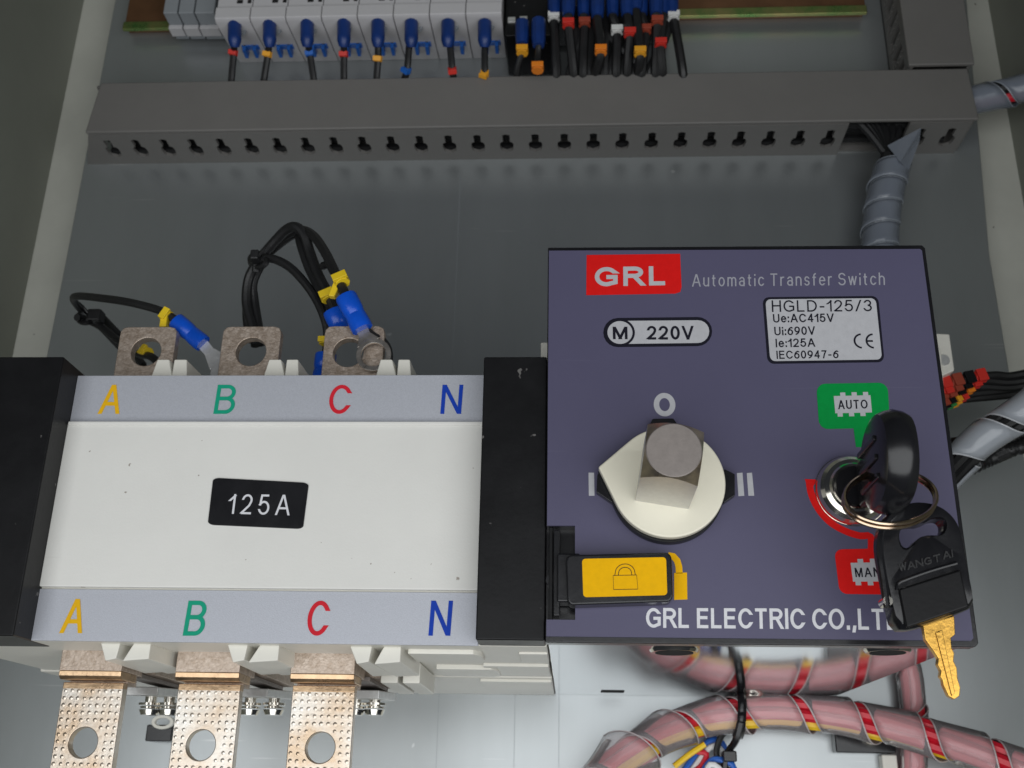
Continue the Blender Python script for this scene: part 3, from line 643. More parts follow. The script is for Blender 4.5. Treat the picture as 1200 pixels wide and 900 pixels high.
# information label
iq = [at(899.5, 426.5, PD), at(1036.5, 424.5, PD), at(1029, 347, PD), at(893.5, 348.5, PD)]
il = prr('information_label', 0, 0, 137, 77, .10, 'dark_print', quad=iq)
iq2 = [at(902.5, 423.5, PD), at(1033.5, 421.5, PD), at(1026, 349.8, PD), at(896.8, 351.2, PD)]
prr('label_field', 0, 0, 131, 71, .085, 'grey_print', PD+TH, il, quad=iq2)
for s, x0, y0, x1, y1, bo in (('HGLD-125/3', 904, 352.5, 1021, 366, .115), ('Ue:AC415V', 905.5, 368.5, 976.5, 378.5, .145), ('Ui:690V', 907, 383.5, 954.5, 393.5, .145), ('Ie:125A', 908.5, 397.5, 954.5, 407.5, .145), ('IEC60947-6', 909.5, 411.5, 982, 421, .145)):
    text('lettering', s, None, PD+2*TH+.02, 'dark_print', il, w=bo, gap=.22, quad=[at(x0+.6, y1, PD), at(x1+.6, y1-.8, PD), at(x1, y0-.6, PD), at(x0, y0, PD)])
for cx_, bar in ((1007, False), (1021, True)):
    X, Z = at(cx_+3, 400, PD); r = 2.0; g = G()
    stroke(g, [(X+r*math.cos(math.radians(a_)), Z+r*math.sin(math.radians(a_))) for a_ in range(95, 268, 12)], .5, PD+2*TH, PD+2*TH+.05)
    if bar: stroke(g, [(X-r*.95, Z), (X-.3, Z)], .5, PD+2*TH, PD+2*TH+.05)
    g.go('mark', 'dark_print', il, smooth=False)
# dial marks
text('lettering', 'O', (765.5, 460.5, 792, 488), PD+.03, 'grey_print', panel, w=.22)
flat('dial_mark', [at(690, 581, PD), at(696.7, 581, PD), at(696.2, 554, PD), at(689.7, 554, PD)], PD, 'grey_print', panel)
flat('dial_mark', [at(865.3, 581.5, PD), at(872.2, 581, PD), at(870, 554, PD), at(863.4, 554.5, PD)], PD, 'grey_print', panel)
flat('dial_mark', [at(877, 581, PD), at(883.8, 581, PD), at(881.2, 554, PD), at(875, 554.5, PD)], PD, 'grey_print', panel)
# AUTO and MANU fields
gp = prr('auto_field', 957, 449, 1041, 502, .2, 'green_print', quad=[at(960, 503, PD), at(1043, 501, PD), at(1040, 448.5, PD), at(956.5, 450, PD)])
flat('auto_stem', [at(1003, 524, PD), at(1016, 524, PD), at(1014, 500, PD), at(1000, 500, PD)], PD-.01, 'green_print', panel)
def crenel(name, q, par, m='grey_print'):
    pts = [(0, .14), (.06, .14), (.06, .0), (.20, .0), (.20, .14), (.37, .14), (.37, 0), (.51, 0), (.51, .14), (.68, .14), (.68, 0), (.82, 0), (.82, .14), (1, .14), (1, .86), (.94, .86), (.94, 1), (.80, 1), (.80, .86), (.63, .86), (.63, 1), (.49, 1), (.49, .86), (.32, .86), (.32, 1), (.18, 1), (.18, .86), (0, .86)]
    pts = [(x, y) for x, y in pts]; return flat(name, quadmap(pts, q), PD+TH, m, par)
tg = crenel('auto_tag', [at(979, 488.5, PD), at(1022, 487.5, PD), at(1019.5, 459.5, PD), at(976.5, 460.5, PD)], gp)
text('lettering', 'AUTO', None, PD+2*TH+.02, 'dark_print', tg, w=.14, gap=.30, quad=[at(982.3, 480, PD), at(1016.8, 479, PD), at(1016, 468.7, PD), at(981.5, 469.6, PD)])
rp_ = prr('manual_field', 978, 643, 1062, 697, .17, 'red_print', quad=[at(984, 696, PD), at(1066, 697, PD), at(1060, 642, PD), at(977.5, 644, PD)])
tm = crenel('manual_tag', [at(1000, 686, PD), at(1046, 686, PD), at(1043, 654.5, PD), at(996, 655.5, PD)], rp_)
text('lettering', 'MANU', None, PD+2*TH+.02, 'dark_print', tm, w=.14, gap=.30, quad=[at(1002.5, 676.5, PD), at(1041, 676, PD), at(1040, 665, PD), at(1001, 665.8, PD)])
arc = spline([Vector((*at(x, y, PD), 0)) for x, y in ((948, 564), (951, 580), (960, 598), (974, 613), (992, 623), (1008, 628), (1020, 629), (1021, 648))], .8)
g = G(); stroke(g, [(p.x, p.y) for p in arc], 1.75, PD+.0, PD+.07); g.go('selector_arc', 'red_print', panel, smooth=False)
flat('selector_arc_head', [at(943, 561.5, PD), at(957.5, 562, PD), at(953, 570, PD), at(946, 570, PD)], PD+.01, 'red_print', panel)
text('lettering', 'GRL ELECTRIC CO.,LTD.', None, PD+.03, 'white_print', panel, w=.155, gap=.19, quad=[at(757, 735.5, PD), at(1062, 738.5, PD), at(1060.5, 713.5, PD), at(757, 712.5, PD)])
# printed padlock beside the latch
g = G(); g.prism([at(790, 703, PD), at(805.5, 702.5, PD), at(805, 671, PD), at(790, 671.5, PD)], PD, PD+TH)
stroke(g, [at(x, y, PD) for x, y in ((783, 651), (789, 652), (793.5, 657), (795.5, 664), (796, 672))], 1.7, PD, PD+TH); g.go('padlock_print', 'yellow_print', panel, smooth=False)
# latch
LD = 157.5
lat = [at(650, 707.5, LD), at(782, 703, LD), at(782, 647, LD), at(650, 650, LD)]
g = G(); lp = quadmap([(x/2.3, y) for x, y in rr(-.1, 2.3, 0, 1, .14)], [at(670, 709, LD), at(789, 705, LD), at(787, 647, LD), at(668, 650, LD)])
latch = g.prism(lp, 152.1, LD).go('latch', 'black_gloss', S, .5)
G().box(-3.5, at(680, 680, 155)[0], 148.6, 155, at(660, 707, 153)[1], at(660, 650, 153)[1]).go('latch_hinge', 'black_gloss', latch, .5)
sq = [at(683.5, 700, LD), at(782, 697.5, LD), at(780.5, 653, LD), at(682, 655, LD)]
st_ = flat('sticker', quadmap([(x/2.1, y) for x, y in rr(0, 2.1, 0, 1, .09)], sq), LD+.02, 'yellow_print', latch)
pc = lambda x, y: at(x, y, LD)
g = G(); dd = LD+TH+.03
stroke(g, [pc(718.5, 674.5), pc(746, 674), pc(747.5, 690.5), pc(719, 691)], .16, dd, dd+.05, True)
g2 = [pc(720.5, 674.5)] + [pc(732.5+11.5*math.cos(math.radians(a_)), 671.5-10.5*math.sin(math.radians(a_))) for a_ in range(180, -1, -15)] + [pc(744.5, 674)]
stroke(g, g2, .16, dd, dd+.05)
g3 = [pc(724.5, 674.5)] + [pc(732.5+7.5*math.cos(math.radians(a_)), 671.5-6.5*math.sin(math.radians(a_))) for a_ in range(180, -1, -15)] + [pc(740.5, 674)]
stroke(g, g3, .16, dd, dd+.05)
g.go('padlock_outline', 'dark_print', st_, smooth=False)

# position indicator
KD = 158.0
cx_, cz_ = at(783, 564, KD); R0 = 67/ (F*.99/ (423-KD)) ; R0 = (at(850.5, 564, KD)[0]-at(716, 564, KD)[0])/2
knob = G(); tipx, tipz = at(701, 547, KD)
al = math.atan2(tipz-cz_, tipx-cx_); dist = math.hypot(tipx-cx_, tipz-cz_); be = math.acos(R0/dist)
pol = [(tipx, tipz)]; n = 64
a_start = al - be; a_end = al + be - 2*PI       # go clockwise the long way round
for i in range(n+1):
    a_ = a_start + (a_end - a_start)*i/n; pol.append((cx_+R0*math.cos(a_), cz_+R0*math.sin(a_)))
kn = knob.prism(pol, 155.4, KD).go('position_indicator', 'knob_cream', S, .5)
g = G().prism([(x*1.0+(cx_)*0, z-.6) for x, z in pol], 152.2, 155.3); g.go('indicator_base', 'black', S, .2)
for q in ((760, 490.5, 792, 500), ):
    G().prism([at(760, 500, 154), at(796, 500, 154), at(789, 490, 154), at(765, 490.5, 154)], 152.1, 154).go('stop_tab', 'black_gloss', kn, .2)
G().prism([at(700, 556, 154), at(699, 577, 154), at(718, 590, 154), at(725, 575, 154), at(712, 556, 154)], 152.1, 154.4).go('stop_tab', 'black_gloss', kn, .2)
G().prism([at(849, 550, 154), at(861, 556, 154), at(861, 581, 154), at(848, 590, 154), at(840, 570, 154)], 152.1, 154.4).go('stop_tab', 'black_gloss', kn, .2)
# square shaft with turned end
ang = math.radians(-9); bxc, bzc = at(779.5, 562, KD); hs = 6.7
def rot(x, z): return (bxc + x*math.cos(ang)-z*math.sin(ang), bzc + x*math.sin(ang)+z*math.cos(ang))
n = 48; sqr = []; cir = []; cir2 = []
for i in range(n):
    t = 2*PI*i/n; c_, s_ = math.cos(t), math.sin(t); k_ = hs/max(abs(c_), abs(s_)); sqr.append((k_*c_, k_*s_)); cir.append((6.55*c_, 6.55*s_)); cir2.append((6.3*c_, 6.3*s_))
V = []; DS = 183.0
for i in range(n): V.append((rot(*sqr[i])[0], -KD+.3, rot(*sqr[i])[1]))
for i in range(n):
    rr_ = math.hypot(*sqr[i]); dd_ = DS - .4 - max(0, rr_-6.6)*1.25; V.append((rot(*sqr[i])[0], -dd_, rot(*sqr[i])[1]))
for i in range(n): V.append((rot(*cir[i])[0], -DS+.2, rot(*cir[i])[1]))
Fc = [(i, (i+1) % n, n+(i+1) % n, n+i) for i in range(n)] + [(n+i, n+(i+1) % n, 2*n+(i+1) % n, 2*n+i) for i in range(n)] + [tuple(range(n))]
sh = build('square_shaft', V[:2*n], [f for f in Fc if max(f) < 2*n], 'steel', kn, 0, True); build('shaft_chamfer', V[n:], [(i, (i+1) % n, n+(i+1) % n, n+i) for i in range(n)], 'chamfer_brown', kn, 0, True)
V = [(rot(*cir[i])[0], -DS+.2, rot(*cir[i])[1]) for i in range(n)] + [(rot(*cir2[i])[0], -DS, rot(*cir2[i])[1]) for i in range(n)]
build('shaft_end', V, [(i, (i+1) % n, n+(i+1) % n, n+i) for i in range(n)] + [tuple(range(n, 2*n))], 'steel_dark', kn, 0, True)

# lock cylinder
lx, lz = at(1001, 572, 155); g = G()
Rl = 8.9
g.disc(lx, lz, Rl+.4, 152.1, 152.8, n=48); [g.frust((lx, -a_, lz), (0, -1, 0), (1, 0, 0), (0, 0, 1), ra, rb, b_-a_, 64, caps=False) for a_, b_, ra, rb in ((152.8, 153.8, Rl+.3, Rl+.1), (153.8, 154.8, Rl+.1, Rl-.5), (154.8, 155.6, Rl-.5, Rl-1.4), (155.6, 156.2, Rl-1.4, Rl-2.5), (156.2, 156.8, Rl-2.5, Rl-3.0))]; g.disc(lx, lz, Rl-3.0, 156.0, 156.6, n=48)
lock = g.go('lock_cylinder', 'chrome', S)
G().disc(lx, lz, Rl-3.3, 156.7, 157.4, n=40).go('lock_plug', 'black_gloss', lock)
g = G(); stroke(g, [(lx+(Rl-3.5)*math.cos(2*PI*i/48), lz+(Rl-3.5)*math.sin(2*PI*i/48)) for i in range(48)], .55, 156.8, 157.7, True); g.go('plug_rim', 'chrome', lock)
G().prism([(lx-6.9, lz-1.2), (lx-6.1, lz-1.2), (lx-6.5, lz+.4)], 154.2, 154.45).go('index_mark', 'dark_print', lock, smooth=False)

# ------------------------------------------------------------------ keys
k1 = thing('key', 'black headed key standing in the lock below the green AUTO field', 'key')
kx = lx+2.2; kz = lz-.6
def loopdz(cd, cz, rd, rz, n=36, pw=2.3):
    out = []
    for i in range(n):
        t = 2*PI*i/n; c_, s_ = math.cos(t), math.sin(t)
        out.append((cd + rd*math.copysign(abs(c_)**(2/pw), c_), cz + rz*math.copysign(abs(s_)**(2/pw), s_)))
    return out
hc_d, hc_z = 178.5, lz-.4
outer = loopdz(hc_d, hc_z, 13.2, 11.3); outer = [(min(d_, 400), z_ + (d_-hc_d)*.10) for d_, z_ in outer]
def shell(g, outer, x0, x1, e=.75):
    # rounded slab: loops across thickness
    cd = sum(o[0] for o in outer)/len(outer); cz = sum(o[1] for o in outer)/len(outer); n = len(outer); L = []
    for f_, s_ in ((0, e-.12), (0.06, e), (.25, .965), (.5, 1.0), (.75, .965), (.94, e), (1, e-.12)):
        L.append([(x0+(x1-x0)*f_, -(cd+(d_-cd)*s_), cz+(z_-cz)*s_) for d_, z_ in outer])
    V = [p for l in L for p in l]; Fc = [(a_*n+i, a_*n+(i+1) % n, (a_+1)*n+(i+1) % n, (a_+1)*n+i) for a_ in range(6) for i in range(n)]
    Fc += [tuple(range(n)), tuple(range(6*n, 7*n))]; return g.add(V, Fc)
kh = shell(G(), outer, kx-3.9, kx+3.9, .9).go('key_head', 'black_gloss', k1)
g = G()
for z_ in (-4.5, 0, 4.5): g.box(kx-4.5, kx-3.7, hc_d-10, hc_d+5, hc_z+z_-.7, hc_z+z_+.7)
g.go('grip_ridge', 'black_gloss', kh, .35)
G().box(kx-1.1, kx+1.1, 157.4, 168, kz-3.8, kz+3.8).go('key_blade', 'brass', k1, .2)
G().box(kx-2.6, kx+2.6, 159, 168, kz-5.6, kz+5.6).go('key_collar', 'black_gloss', k1, .8)
# hanging key
k2 = thing('key', 'second key with black head and brass blade hanging from the ring over the panel corner', 'key')
HD = 172.0
hp = lambda x, y, d=HD: at(x, y, d)
prof = [(1046, 740), (1039, 712), (1031, 672), (1026, 645), (1027, 624), (1036, 605), (1052, 594), (1073, 590), (1095, 594), (1112, 606), (1122, 622), (1127, 645), (1133, 680), (1139, 711), (1132, 716), (1084, 734), (1066, 739)]
out_ = [hp(x, y) for x, y in prof]
def smooth_loop(pts, n=3, keep=()):
    for _ in range(n):
        q = []
        for i in range(len(pts)):
            a_, b_ = pts[i], pts[(i+1) % len(pts)]; q += [(a_[0]*.75+b_[0]*.25, a_[1]*.75+b_[1]*.25), (a_[0]*.25+b_[0]*.75, a_[1]*.25+b_[1]*.75)]
        pts = q
    return pts
out_s = smooth_loop(out_, 2)
hole = smooth_loop([hp(*p) for p in ((1051, 640), (1049, 628), (1056, 619), (1066, 617), (1078, 617), (1090, 610), (1101, 611), (1104, 621), (1098, 631), (1084, 630), (1072, 633), (1064, 644), (1056, 646))], 2)
hc = hp(1076, 626)
n = 80; oL = []; iL = []
for i in range(n):
    t = 2*PI*i/n; oL.append(ray_poly(hc, t, out_s)); iL.append(ray_poly(hc, t, hole))
ang_c = lambda f: [((1-f)*o[0]+f*hc[0], (1-f)*o[1]+f*hc[1]) for o in oL]
# rounded body between the outer and inner loops
loops = []
for f_, d_ in ((0, HD-2.2), (0, HD+1.0), (.02, HD+2.3), (.055, HD+3.1), (.10, HD+3.3)):
    loops.append([(x, -d_, z) for x, z in ang_c(f_)])
loops.append([(i_[0]*.9+o_[0]*.1, -(HD+3.3), i_[1]*.9+o_[1]*.1) for i_, o_ in zip(iL, oL)])
loops.append([(x, -(HD+2.7), z) for x, z in iL]); loops.append([(x, -(HD-2.2), z) for x, z in iL])
V = [p for l in loops for p in l]; m_ = len(loops); Fc = [(a_*n+i, a_*n+(i+1) % n, ((a_+1) % m_)*n+(i+1) % n, ((a_+1) % m_)*n+i) for a_ in range(m_) for i in range(n)]
kh2 = build('key_head', V, Fc, 'black_gloss', k2)
# the raised rim round a sunken centre with lettering
def rimline(pts, r, d): 
    g = G(); tube(g, [Vector((*[at(x, y, d)[0]], -d, at(x, y, d)[1])) for x, y in pts], r, 8, .8); return g
G().prism([hp(1061, 737, HD+3.3), hp(1134, 712, HD+3.3), hp(1124, 668, HD+3.3), hp(1052, 691, HD+3.3)], HD+3.2, HD+4.4).go('blade_socket', 'black', kh2, .5)
rimline([(1121, 660), (1090, 669), (1062, 679), (1052, 684), (1051, 692)], .45, HD+3.5).go('head_rib', 'black_gloss', kh2)
rimline([(1040, 712), (1036, 680), (1032, 650), (1035, 622), (1050, 604)], .9, HD+2.5).go('head_rim', 'black_gloss', kh2)
for s, x, y in (('W', 1058, 664.5), ('A', 1068, 662.5), ('N', 1077.5, 660), ('G', 1087.5, 657.5), ('T', 1098, 654.5), ('A', 1109.5, 650.5), ('I', 1117, 648)):
    wq = 1.6 if s == 'I' else 4.3; dd = HD+3.28
    text('lettering', s, None, dd, 'black_rubber', kh2, w=.17, thick=.3, quad=[hp(x-wq, y+5.5, dd), hp(x+wq, y+3.2, dd), hp(x+wq-1.2, y-5.5, dd), hp(x-wq-1.2, y-3.2, dd)])
G().disc(*hp(1039, 705, HD+2), 1.1, HD-1, HD+3.2, n=16).go('head_pin', 'chrome', kh2)
bl = [(1080, 733), (1117, 722), (1118, 744), (1113, 748), (1114, 760), (1117, 766), (1116, 775), (1120, 783), (1121, 796), (1124, 806), (1123, 816), (1117, 820), (1110, 816), (1104, 803), (1103, 797), (1100, 793), (1101, 786), (1097, 779), (1098, 772), (1093, 764), (1083, 750)]
g = G().prism([hp(x, y) for x, y in bl], HD-.9, HD+.9); bo = g.go('key_blade', 'brass', k2, .2)
G().prism([hp(x, y, HD+1) for x, y in ((1096, 741), (1104, 738), (1119, 812), (1115, 816))], HD+.88, HD+1.25).go('blade_ridge', 'brass', bo, .25)
# ring
kr = thing('key_ring', 'thin coppery split ring joining the two black headed keys', 'key ring')
c0 = P(1043.5, 583.5, 178); u_ = (P(1097, 580, 174) - P(990, 586, 182))*.5; up = P(1040, 552.5, 171) ; lo = P(1050, 615, 185); v_ = (up-lo)*.5
for k in range(2):
    off = Vector((0, -.0, .0)) + u_.cross(v_).normalized()*(.55 if k else -.55)
    pts = [c0 + off + u_*math.cos(2*PI*i/72) + v_*math.sin(2*PI*i/72) for i in range(73)]
    tube(G(), pts, .5, 8, caps=False, raw=True).go('ring_coil', 'ring_steel', kr)

# ------------------------------------------------------------------ wires on the upper terminals
def sleeve(parent, a_, b_, r, m='blue_sleeve'):
    d_ = b_-a_; pts = [a_+d_*f for f in (0, .06, .25, .45, .55, .7, .9, 1)]
    prof_ = [.95, 1, 1.0, .97, .90, .97, 1.0, .96]
    T_ = d_.normalized(); u = T_.cross(Vector((0, 1, 0))).normalized(); v = T_.cross(u); V = []; n = 14
    for p_, f in zip(pts, prof_):
        for i in range(n): V.append(tuple(p_ + u*r*f*1.12*math.cos(2*PI*i/n) + v*r*(f if f > .9 else f*.8)*.85*math.sin(2*PI*i/n)))
    Fc = [(j*n+i, j*n+(i+1) % n, (j+1)*n+(i+1) % n, (j+1)*n+i) for j in range(len(pts)-1) for i in range(n)] + [tuple(range(n)), tuple(range((len(pts)-1)*n, len(pts)*n))]
    return build('sleeve', V, Fc, m, parent)
def lug(parent, a_, c_, ro, ri, m='lug', tw=3.0):
    """tongue from a_ to a flat eye round c_"""
    g = G(); dx = Vector((c_.x-a_.x, 0, c_.z-a_.z)).normalized(); sd = Vector((-dx.z, 0, dx.x)); dpt = -c_.y
    oL = []; iL = []; n = 32
    for i in range(n):
        t = 2*PI*i/n; oL.append((c_.x+ro*math.cos(t), c_.z+ro*math.sin(t))); iL.append((c_.x+ri*math.cos(t), c_.z+ri*math.sin(t)))
    g.annulus(oL, iL, dpt-.5, dpt+.5)
    e = Vector((c_.x, 0, c_.z)) - dx*(ro*.80); f = Vector((a_.x, 0, a_.z))
    g.prism([((f+sd*tw*.45).x, (f+sd*tw*.45).z), ((f-sd*tw*.45).x, (f-sd*tw*.45).z), ((f*.5+e*.5-sd*tw*.42).x, (f*.5+e*.5-sd*tw*.42).z), ((e-sd*ro*.7).x, (e-sd*ro*.7).z), ((e+sd*ro*.7).x, (e+sd*ro*.7).z), ((f*.5+e*.5+sd*tw*.42).x, (f*.5+e*.5+sd*tw*.42).z)], dpt-.45, dpt+.45)
    return g.go('ring_lug', m, parent, .15)
gw = 'black control wires on the upper terminals'
t = thing('control_wire', 'black wire with blue sleeve, yellow marker and silver ring lug left of terminal bar B', 'wire', gw)
tube(G(), [P(212, 379, 113), P(200, 371, 113), P(185, 363, 112), P(150, 354, 108), P(115, 349, 100), P(92, 347, 88), P(86, 350, 74), P(92, 360, 62), P(103, 370, 52), P(120, 385, 46), P(146, 412, 44), P(170, 432, 46)], 1.35, 10).go('insulation', 'black_rubber', t)
marker(t, P(195, 370, 113), P(212, 379, 113)-P(195, 370, 113), 'yellow_clip', 2.1, 2.6); G().box(*[at(188, 380, 114)[0], at(196, 380, 114)[0]], 112, 115, at(190, 384, 114)[1], at(190, 366, 114)[1]).go('marker_tail', 'yellow_clip', t, .3)
sleeve(t, P(206, 376, 113), P(238, 403, 113), 2.65); lug(t, P(234, 399, 112), P(266, 436, 112), 5.2, 2.6, tw=4.2)
t = thing('control_wire', 'black wire curling behind terminal bar A with its yellow marker seen through the hole', 'wire', gw)
tube(G(), [P(90, 372, 60), P(100, 374, 56), P(118, 383, 55), P(140, 400, 60), P(160, 414, 70), P(180, 420, 80), P(205, 450, 84)], 1.4, 10).go('insulation', 'black_rubber', t)
marker(t, P(172, 413, 76), P(180, 420, 80)-P(160, 414, 70), 'yellow_clip', 2.1, 3.4)
tube(G(), [P(120, 372, 50), P(150, 404, 50), P(168, 428, 52)], 1.4, 10).go('branch', 'black_rubber', t)
tie = thing('cable_tie', 'small black cable tie round the wires at the far left above bar A', 'cable tie')
tube(G(), [P(96+9*math.cos(t_)+4, 372+7*math.sin(t_), 54+5*math.sin(t_)) for t_ in [i*2*PI/16 for i in range(17)]], .9, 6, caps=False).go('strap', 'black_rubber', tie)
G().box(at(105, 368, 58)[0], at(120, 368, 58)[0], 55, 60, at(110, 377, 58)[1], at(110, 364, 58)[1]).go('tie_head', 'black_rubber', tie, .5)
tube(G(), [P(104, 368, 58), P(97, 359, 60), P(91, 354, 62)], .5, 6).go('tie_tail', 'black_rubber', tie)

t = thing('control_wire', 'black wire looping high from behind bar B to the lower blue sleeve at bar C', 'wire', gw)
tube(G(), [P(300, 405, 92), P(296, 384, 92), P(289, 355, 92), P(292, 325, 94), P(306, 302, 98), P(322, 283, 102), P(336, 269, 106), P(347, 266, 108), P(357, 276, 108), P(363, 295, 107), P(373, 322, 108), P(385, 345, 109), P(394, 368, 109), P(400, 385, 108)], 1.75, 10).go('insulation', 'black_rubber', t)
marker(t, P(384, 347, 109.5), P(394, 368, 109)-P(384, 345, 109), 'yellow_clip', 2.5, 3.0); sleeve(t, P(390, 364, 109), P(404, 395, 108), 3.1)
t = thing('control_wire', 'black wire with bright blue sleeve and dark ring lug in front of terminal bar C', 'wire', gw)
tube(G(), [P(306, 404, 90), P(303, 384, 90), P(298, 352, 90), P(297, 330, 92), P(312, 300, 95), P(330, 279, 100), P(350, 270, 104), P(366, 275, 110), P(380, 294, 115), P(392, 318, 119), P(400, 335, 121), P(408, 354, 122)], 1.6, 10).go('insulation', 'black_rubber', t)
marker(t, P(400, 329, 121), P(408, 354, 122)-P(392, 318, 119), 'yellow_clip', 2.5, 3.0); G().prism([at(385, 347, 121), at(392, 348, 121), at(399, 333, 121), at(392, 328, 121)], 119, 121.5).go('marker_tail', 'yellow_clip', t, .3)
sleeve(t, P(405, 347, 122), P(425, 386, 122), 3.1); lug(t, P(423, 383, 121), P(438, 416, 121), 5.4, 3.9, 'dull_lug', 4.4)
tube(G(), [P(425, 378, 121), P(436, 390, 119), P(452, 400, 116), P(458, 415, 114), P(456, 440, 112)], .7, 8).go('strand', 'black_rubber', t)
t = thing('control_wire', 'thin black wire arching from the cable tie down behind the left edge of bar C', 'wire', gw)
tube(G(), [P(300, 318, 97), P(303, 306, 99), P(318, 303, 101), P(338, 312, 103), P(356, 330, 104), P(370, 350, 104), P(380, 372, 104), P(384, 392, 103), P(382, 420, 102), P(380, 450, 102)], 1.5, 10).go('insulation', 'black_rubber', t)
marker(t, P(381, 400, 106), (0, 0, -1), 'yellow_clip', 2.0, 2.2); sleeve(t, P(382, 415, 103), P(378, 446, 103), 3.2)
t = thing('control_wire', 'short black wire running parallel inside the high loop above bar C', 'wire', gw)
tube(G(), [P(294, 400, 88), P(289, 372, 88), P(291, 335, 90), P(304, 308, 94), P(330, 284, 98), P(348, 274, 101), P(352, 286, 103), P(362, 315, 104), P(378, 345, 105), P(388, 362, 105)], 1.5, 10).go('insulation', 'black_rubber', t)
tube(G(), [P(378, 312, 110), P(385, 310, 112), P(390, 318, 113)], 1.3, 8).go('branch', 'black_rubber', t)
tie = thing('cable_tie', 'black cable tie binding the loop of wires above terminal bar B', 'cable tie')
tube(G(), [P(303+10*math.cos(t_), 305+8*math.sin(t_), 96+7*math.sin(t_+1)) for t_ in [i*2*PI/18 for i in range(19)]], 1.0, 6, caps=False).go('strap', 'black_rubber', tie)
G().box(at(294, 305, 102)[0], at(304, 305, 102)[0], 99, 104, at(300, 306, 102)[1], at(300, 295, 102)[1]).go('tie_head', 'black_rubber', tie, .6)
tube(G(), [P(303, 300, 103), P(308, 294, 104), P(311, 290, 104)], .5, 6).go('tie_tail', 'black_rubber', tie)

# ------------------------------------------------------------------ spiral wrapped bundles
def wrap(parent, path, r, pitch, cover_, m, flare=.5, phase=0, s_from=0, s_to=None, open_=0):
    """helical ribbon round a path; its free edge stands slightly proud"""
    T, U, W = frames(path); L = [0]
    for i in range(1, len(path)): L.append(L[-1]+(path[i]-path[i-1]).length)
    tot = L[-1]; s_to = s_to or tot
    def ev(s, a_, rad):
        s = max(0, min(tot-1e-6, s)); i = max(0, min(len(path)-2, int(np.searchsorted(L, s))-1)); f = (s-L[i])/(L[i+1]-L[i])
        return path[i].lerp(path[i+1], f) + (U[i].lerp(U[i+1], f)*math.cos(a_) + W[i].lerp(W[i+1], f)*math.sin(a_))*rad
    V = []; Fc = []; K = 5; n = int((s_to-s_from)/pitch*28)
    for i in range(n+1):
        a_ = 2*PI*i/28 + phase; s0_ = s_from + pitch*i/28
        wob = .25*math.sin(i*.11+phase) + open_*math.exp(-(i*pitch/28)/22)
        for j in range(K+1):
            f = j/K; V.append(tuple(ev(s0_ + f*pitch*cover_, a_, r + (flare+max(0, wob))*(f**2) + .12)))
    for i in range(n):
        for j in range(K): Fc.append((i*(K+1)+j, i*(K+1)+j+1, (i+1)*(K+1)+j+1, (i+1)*(K+1)+j))
    for j in (0, K): tube(G(), [Vector(V[i*(K+1)+j]) for i in range(n+1)], .30, 6, raw=True).go('wrap_edge_glint', m + '_edge', parent)  # pale beads added along both edges, standing for light caught there
    return build('spiral_wrap', V, Fc, m, parent, 0, True, .45)
def bundle(label, pts, r, mats, wm, pitch, cover_, cat='cable bundle', phase=0, flare=.5, step=1.5, wr=None, open_=0):
    t = thing('cable_bundle', label, cat); path = spline(pts, step); T, U, W = frames(path); n = len(mats)
    for k, m in enumerate(mats):
        wr_ = wr or r*.42; off = r-wr_-.15; pp = []
        if k == n-1 and n > 4: off = 0
        for i, p in enumerate(path):
            a_ = 2*PI*k/max(1, n-1 if n > 4 else n) + i*step*.012; pp.append(p + (U[i]*math.cos(a_)+W[i]*math.sin(a_))*off)
        tube(G(), pp[::2] if len(pp) > 20 else pp, wr_, 8, raw=True).go('wire', m, t)
    if wm: wrap(t, path, r, pitch, cover_, wm, flare, phase, open_=open_)
    return t
reds = ['red_wire']*4 + ['yellow_wire']*1 + ['red_wire']
bundle('pink spiral wrapped bundle of red and yellow wires arching below the purple panel', [P(690, 925, 44), P(728, 893, 34), P(775, 862, 22), P(830, 842, 13), P(900, 834, 12), P(970, 838, 12), P(1030, 848, 15), P(1090, 864, 20), P(1150, 883, 26), P(1230, 912, 32)], 6.1, ['red_wire', 'red_wire', 'yellow_wire', 'red_wire', 'red_wire', 'red_wire', 'red_wire'], 'wrap_clear', 22.5, .80, flare=.8, wr=2.15, open_=3.2)
bundle('upright pink wrapped bundle of red wires rising behind the arch at the lower right', [P(1071, 930, 6), P(1071, 880, 6), P(1070, 830, 6), P(1066, 790, 6), P(1058, 770, 6), P(1046, 740, 8)], 4.3, ['red_wire']*6, 'wrap_clear', 22, .88)
gb = bundle('grey spiral wrapped bundle dropping from the long duct behind the purple panel', [P(1048, 188, 17), P(1043, 205, 17), P(1036, 235, 17), P(1032, 270, 16), P(1030, 310, 16), P(1029, 350, 16)], 7.2, ['black_rubber']*6, 'wrap_grey', 10.5, .95, flare=.45)
a3, b3, c3, e3, f3 = P(1040, 171, 22), P(1079, 150, 29), P(1077, 165, 25), P(1064, 200, 21), P(1055, 190, 26)
build('wrap_end', [a3, b3, c3, e3, f3], [(0, 4, 1), (4, 2, 1), (4, 3, 2)], 'wrap_grey', gb, 0, False, .5)
G0 = bundle('grey and pink wrapped bundle leaving the right end of the long duct', [P(1098, 124, 12), P(1130, 120, 14), P(1165, 112, 16), P(1190, 106, 18), P(1230, 96, 24)], 6.0, ['black_rubber', 'black_rubber', 'red_wire', 'black_rubber', 'black_rubber', 'red_wire'], 'wrap_grey', 22, .86, flare=.5)
bundle('silvery spiral wrapped bundle of black wires at the right edge beside the panel', [P(1090, 580, 50), P(1113, 553, 50), P(1140, 524, 52), P(1170, 501, 56), P(1215, 472, 62)], 5.6, ['black_rubber']*6, 'wrap_silver', 21, .84, flare=.7, phase=2.4)
t = thing('cable_bundle', 'bare black ribbed cables running below the silvery bundle at the right edge', 'cable bundle')
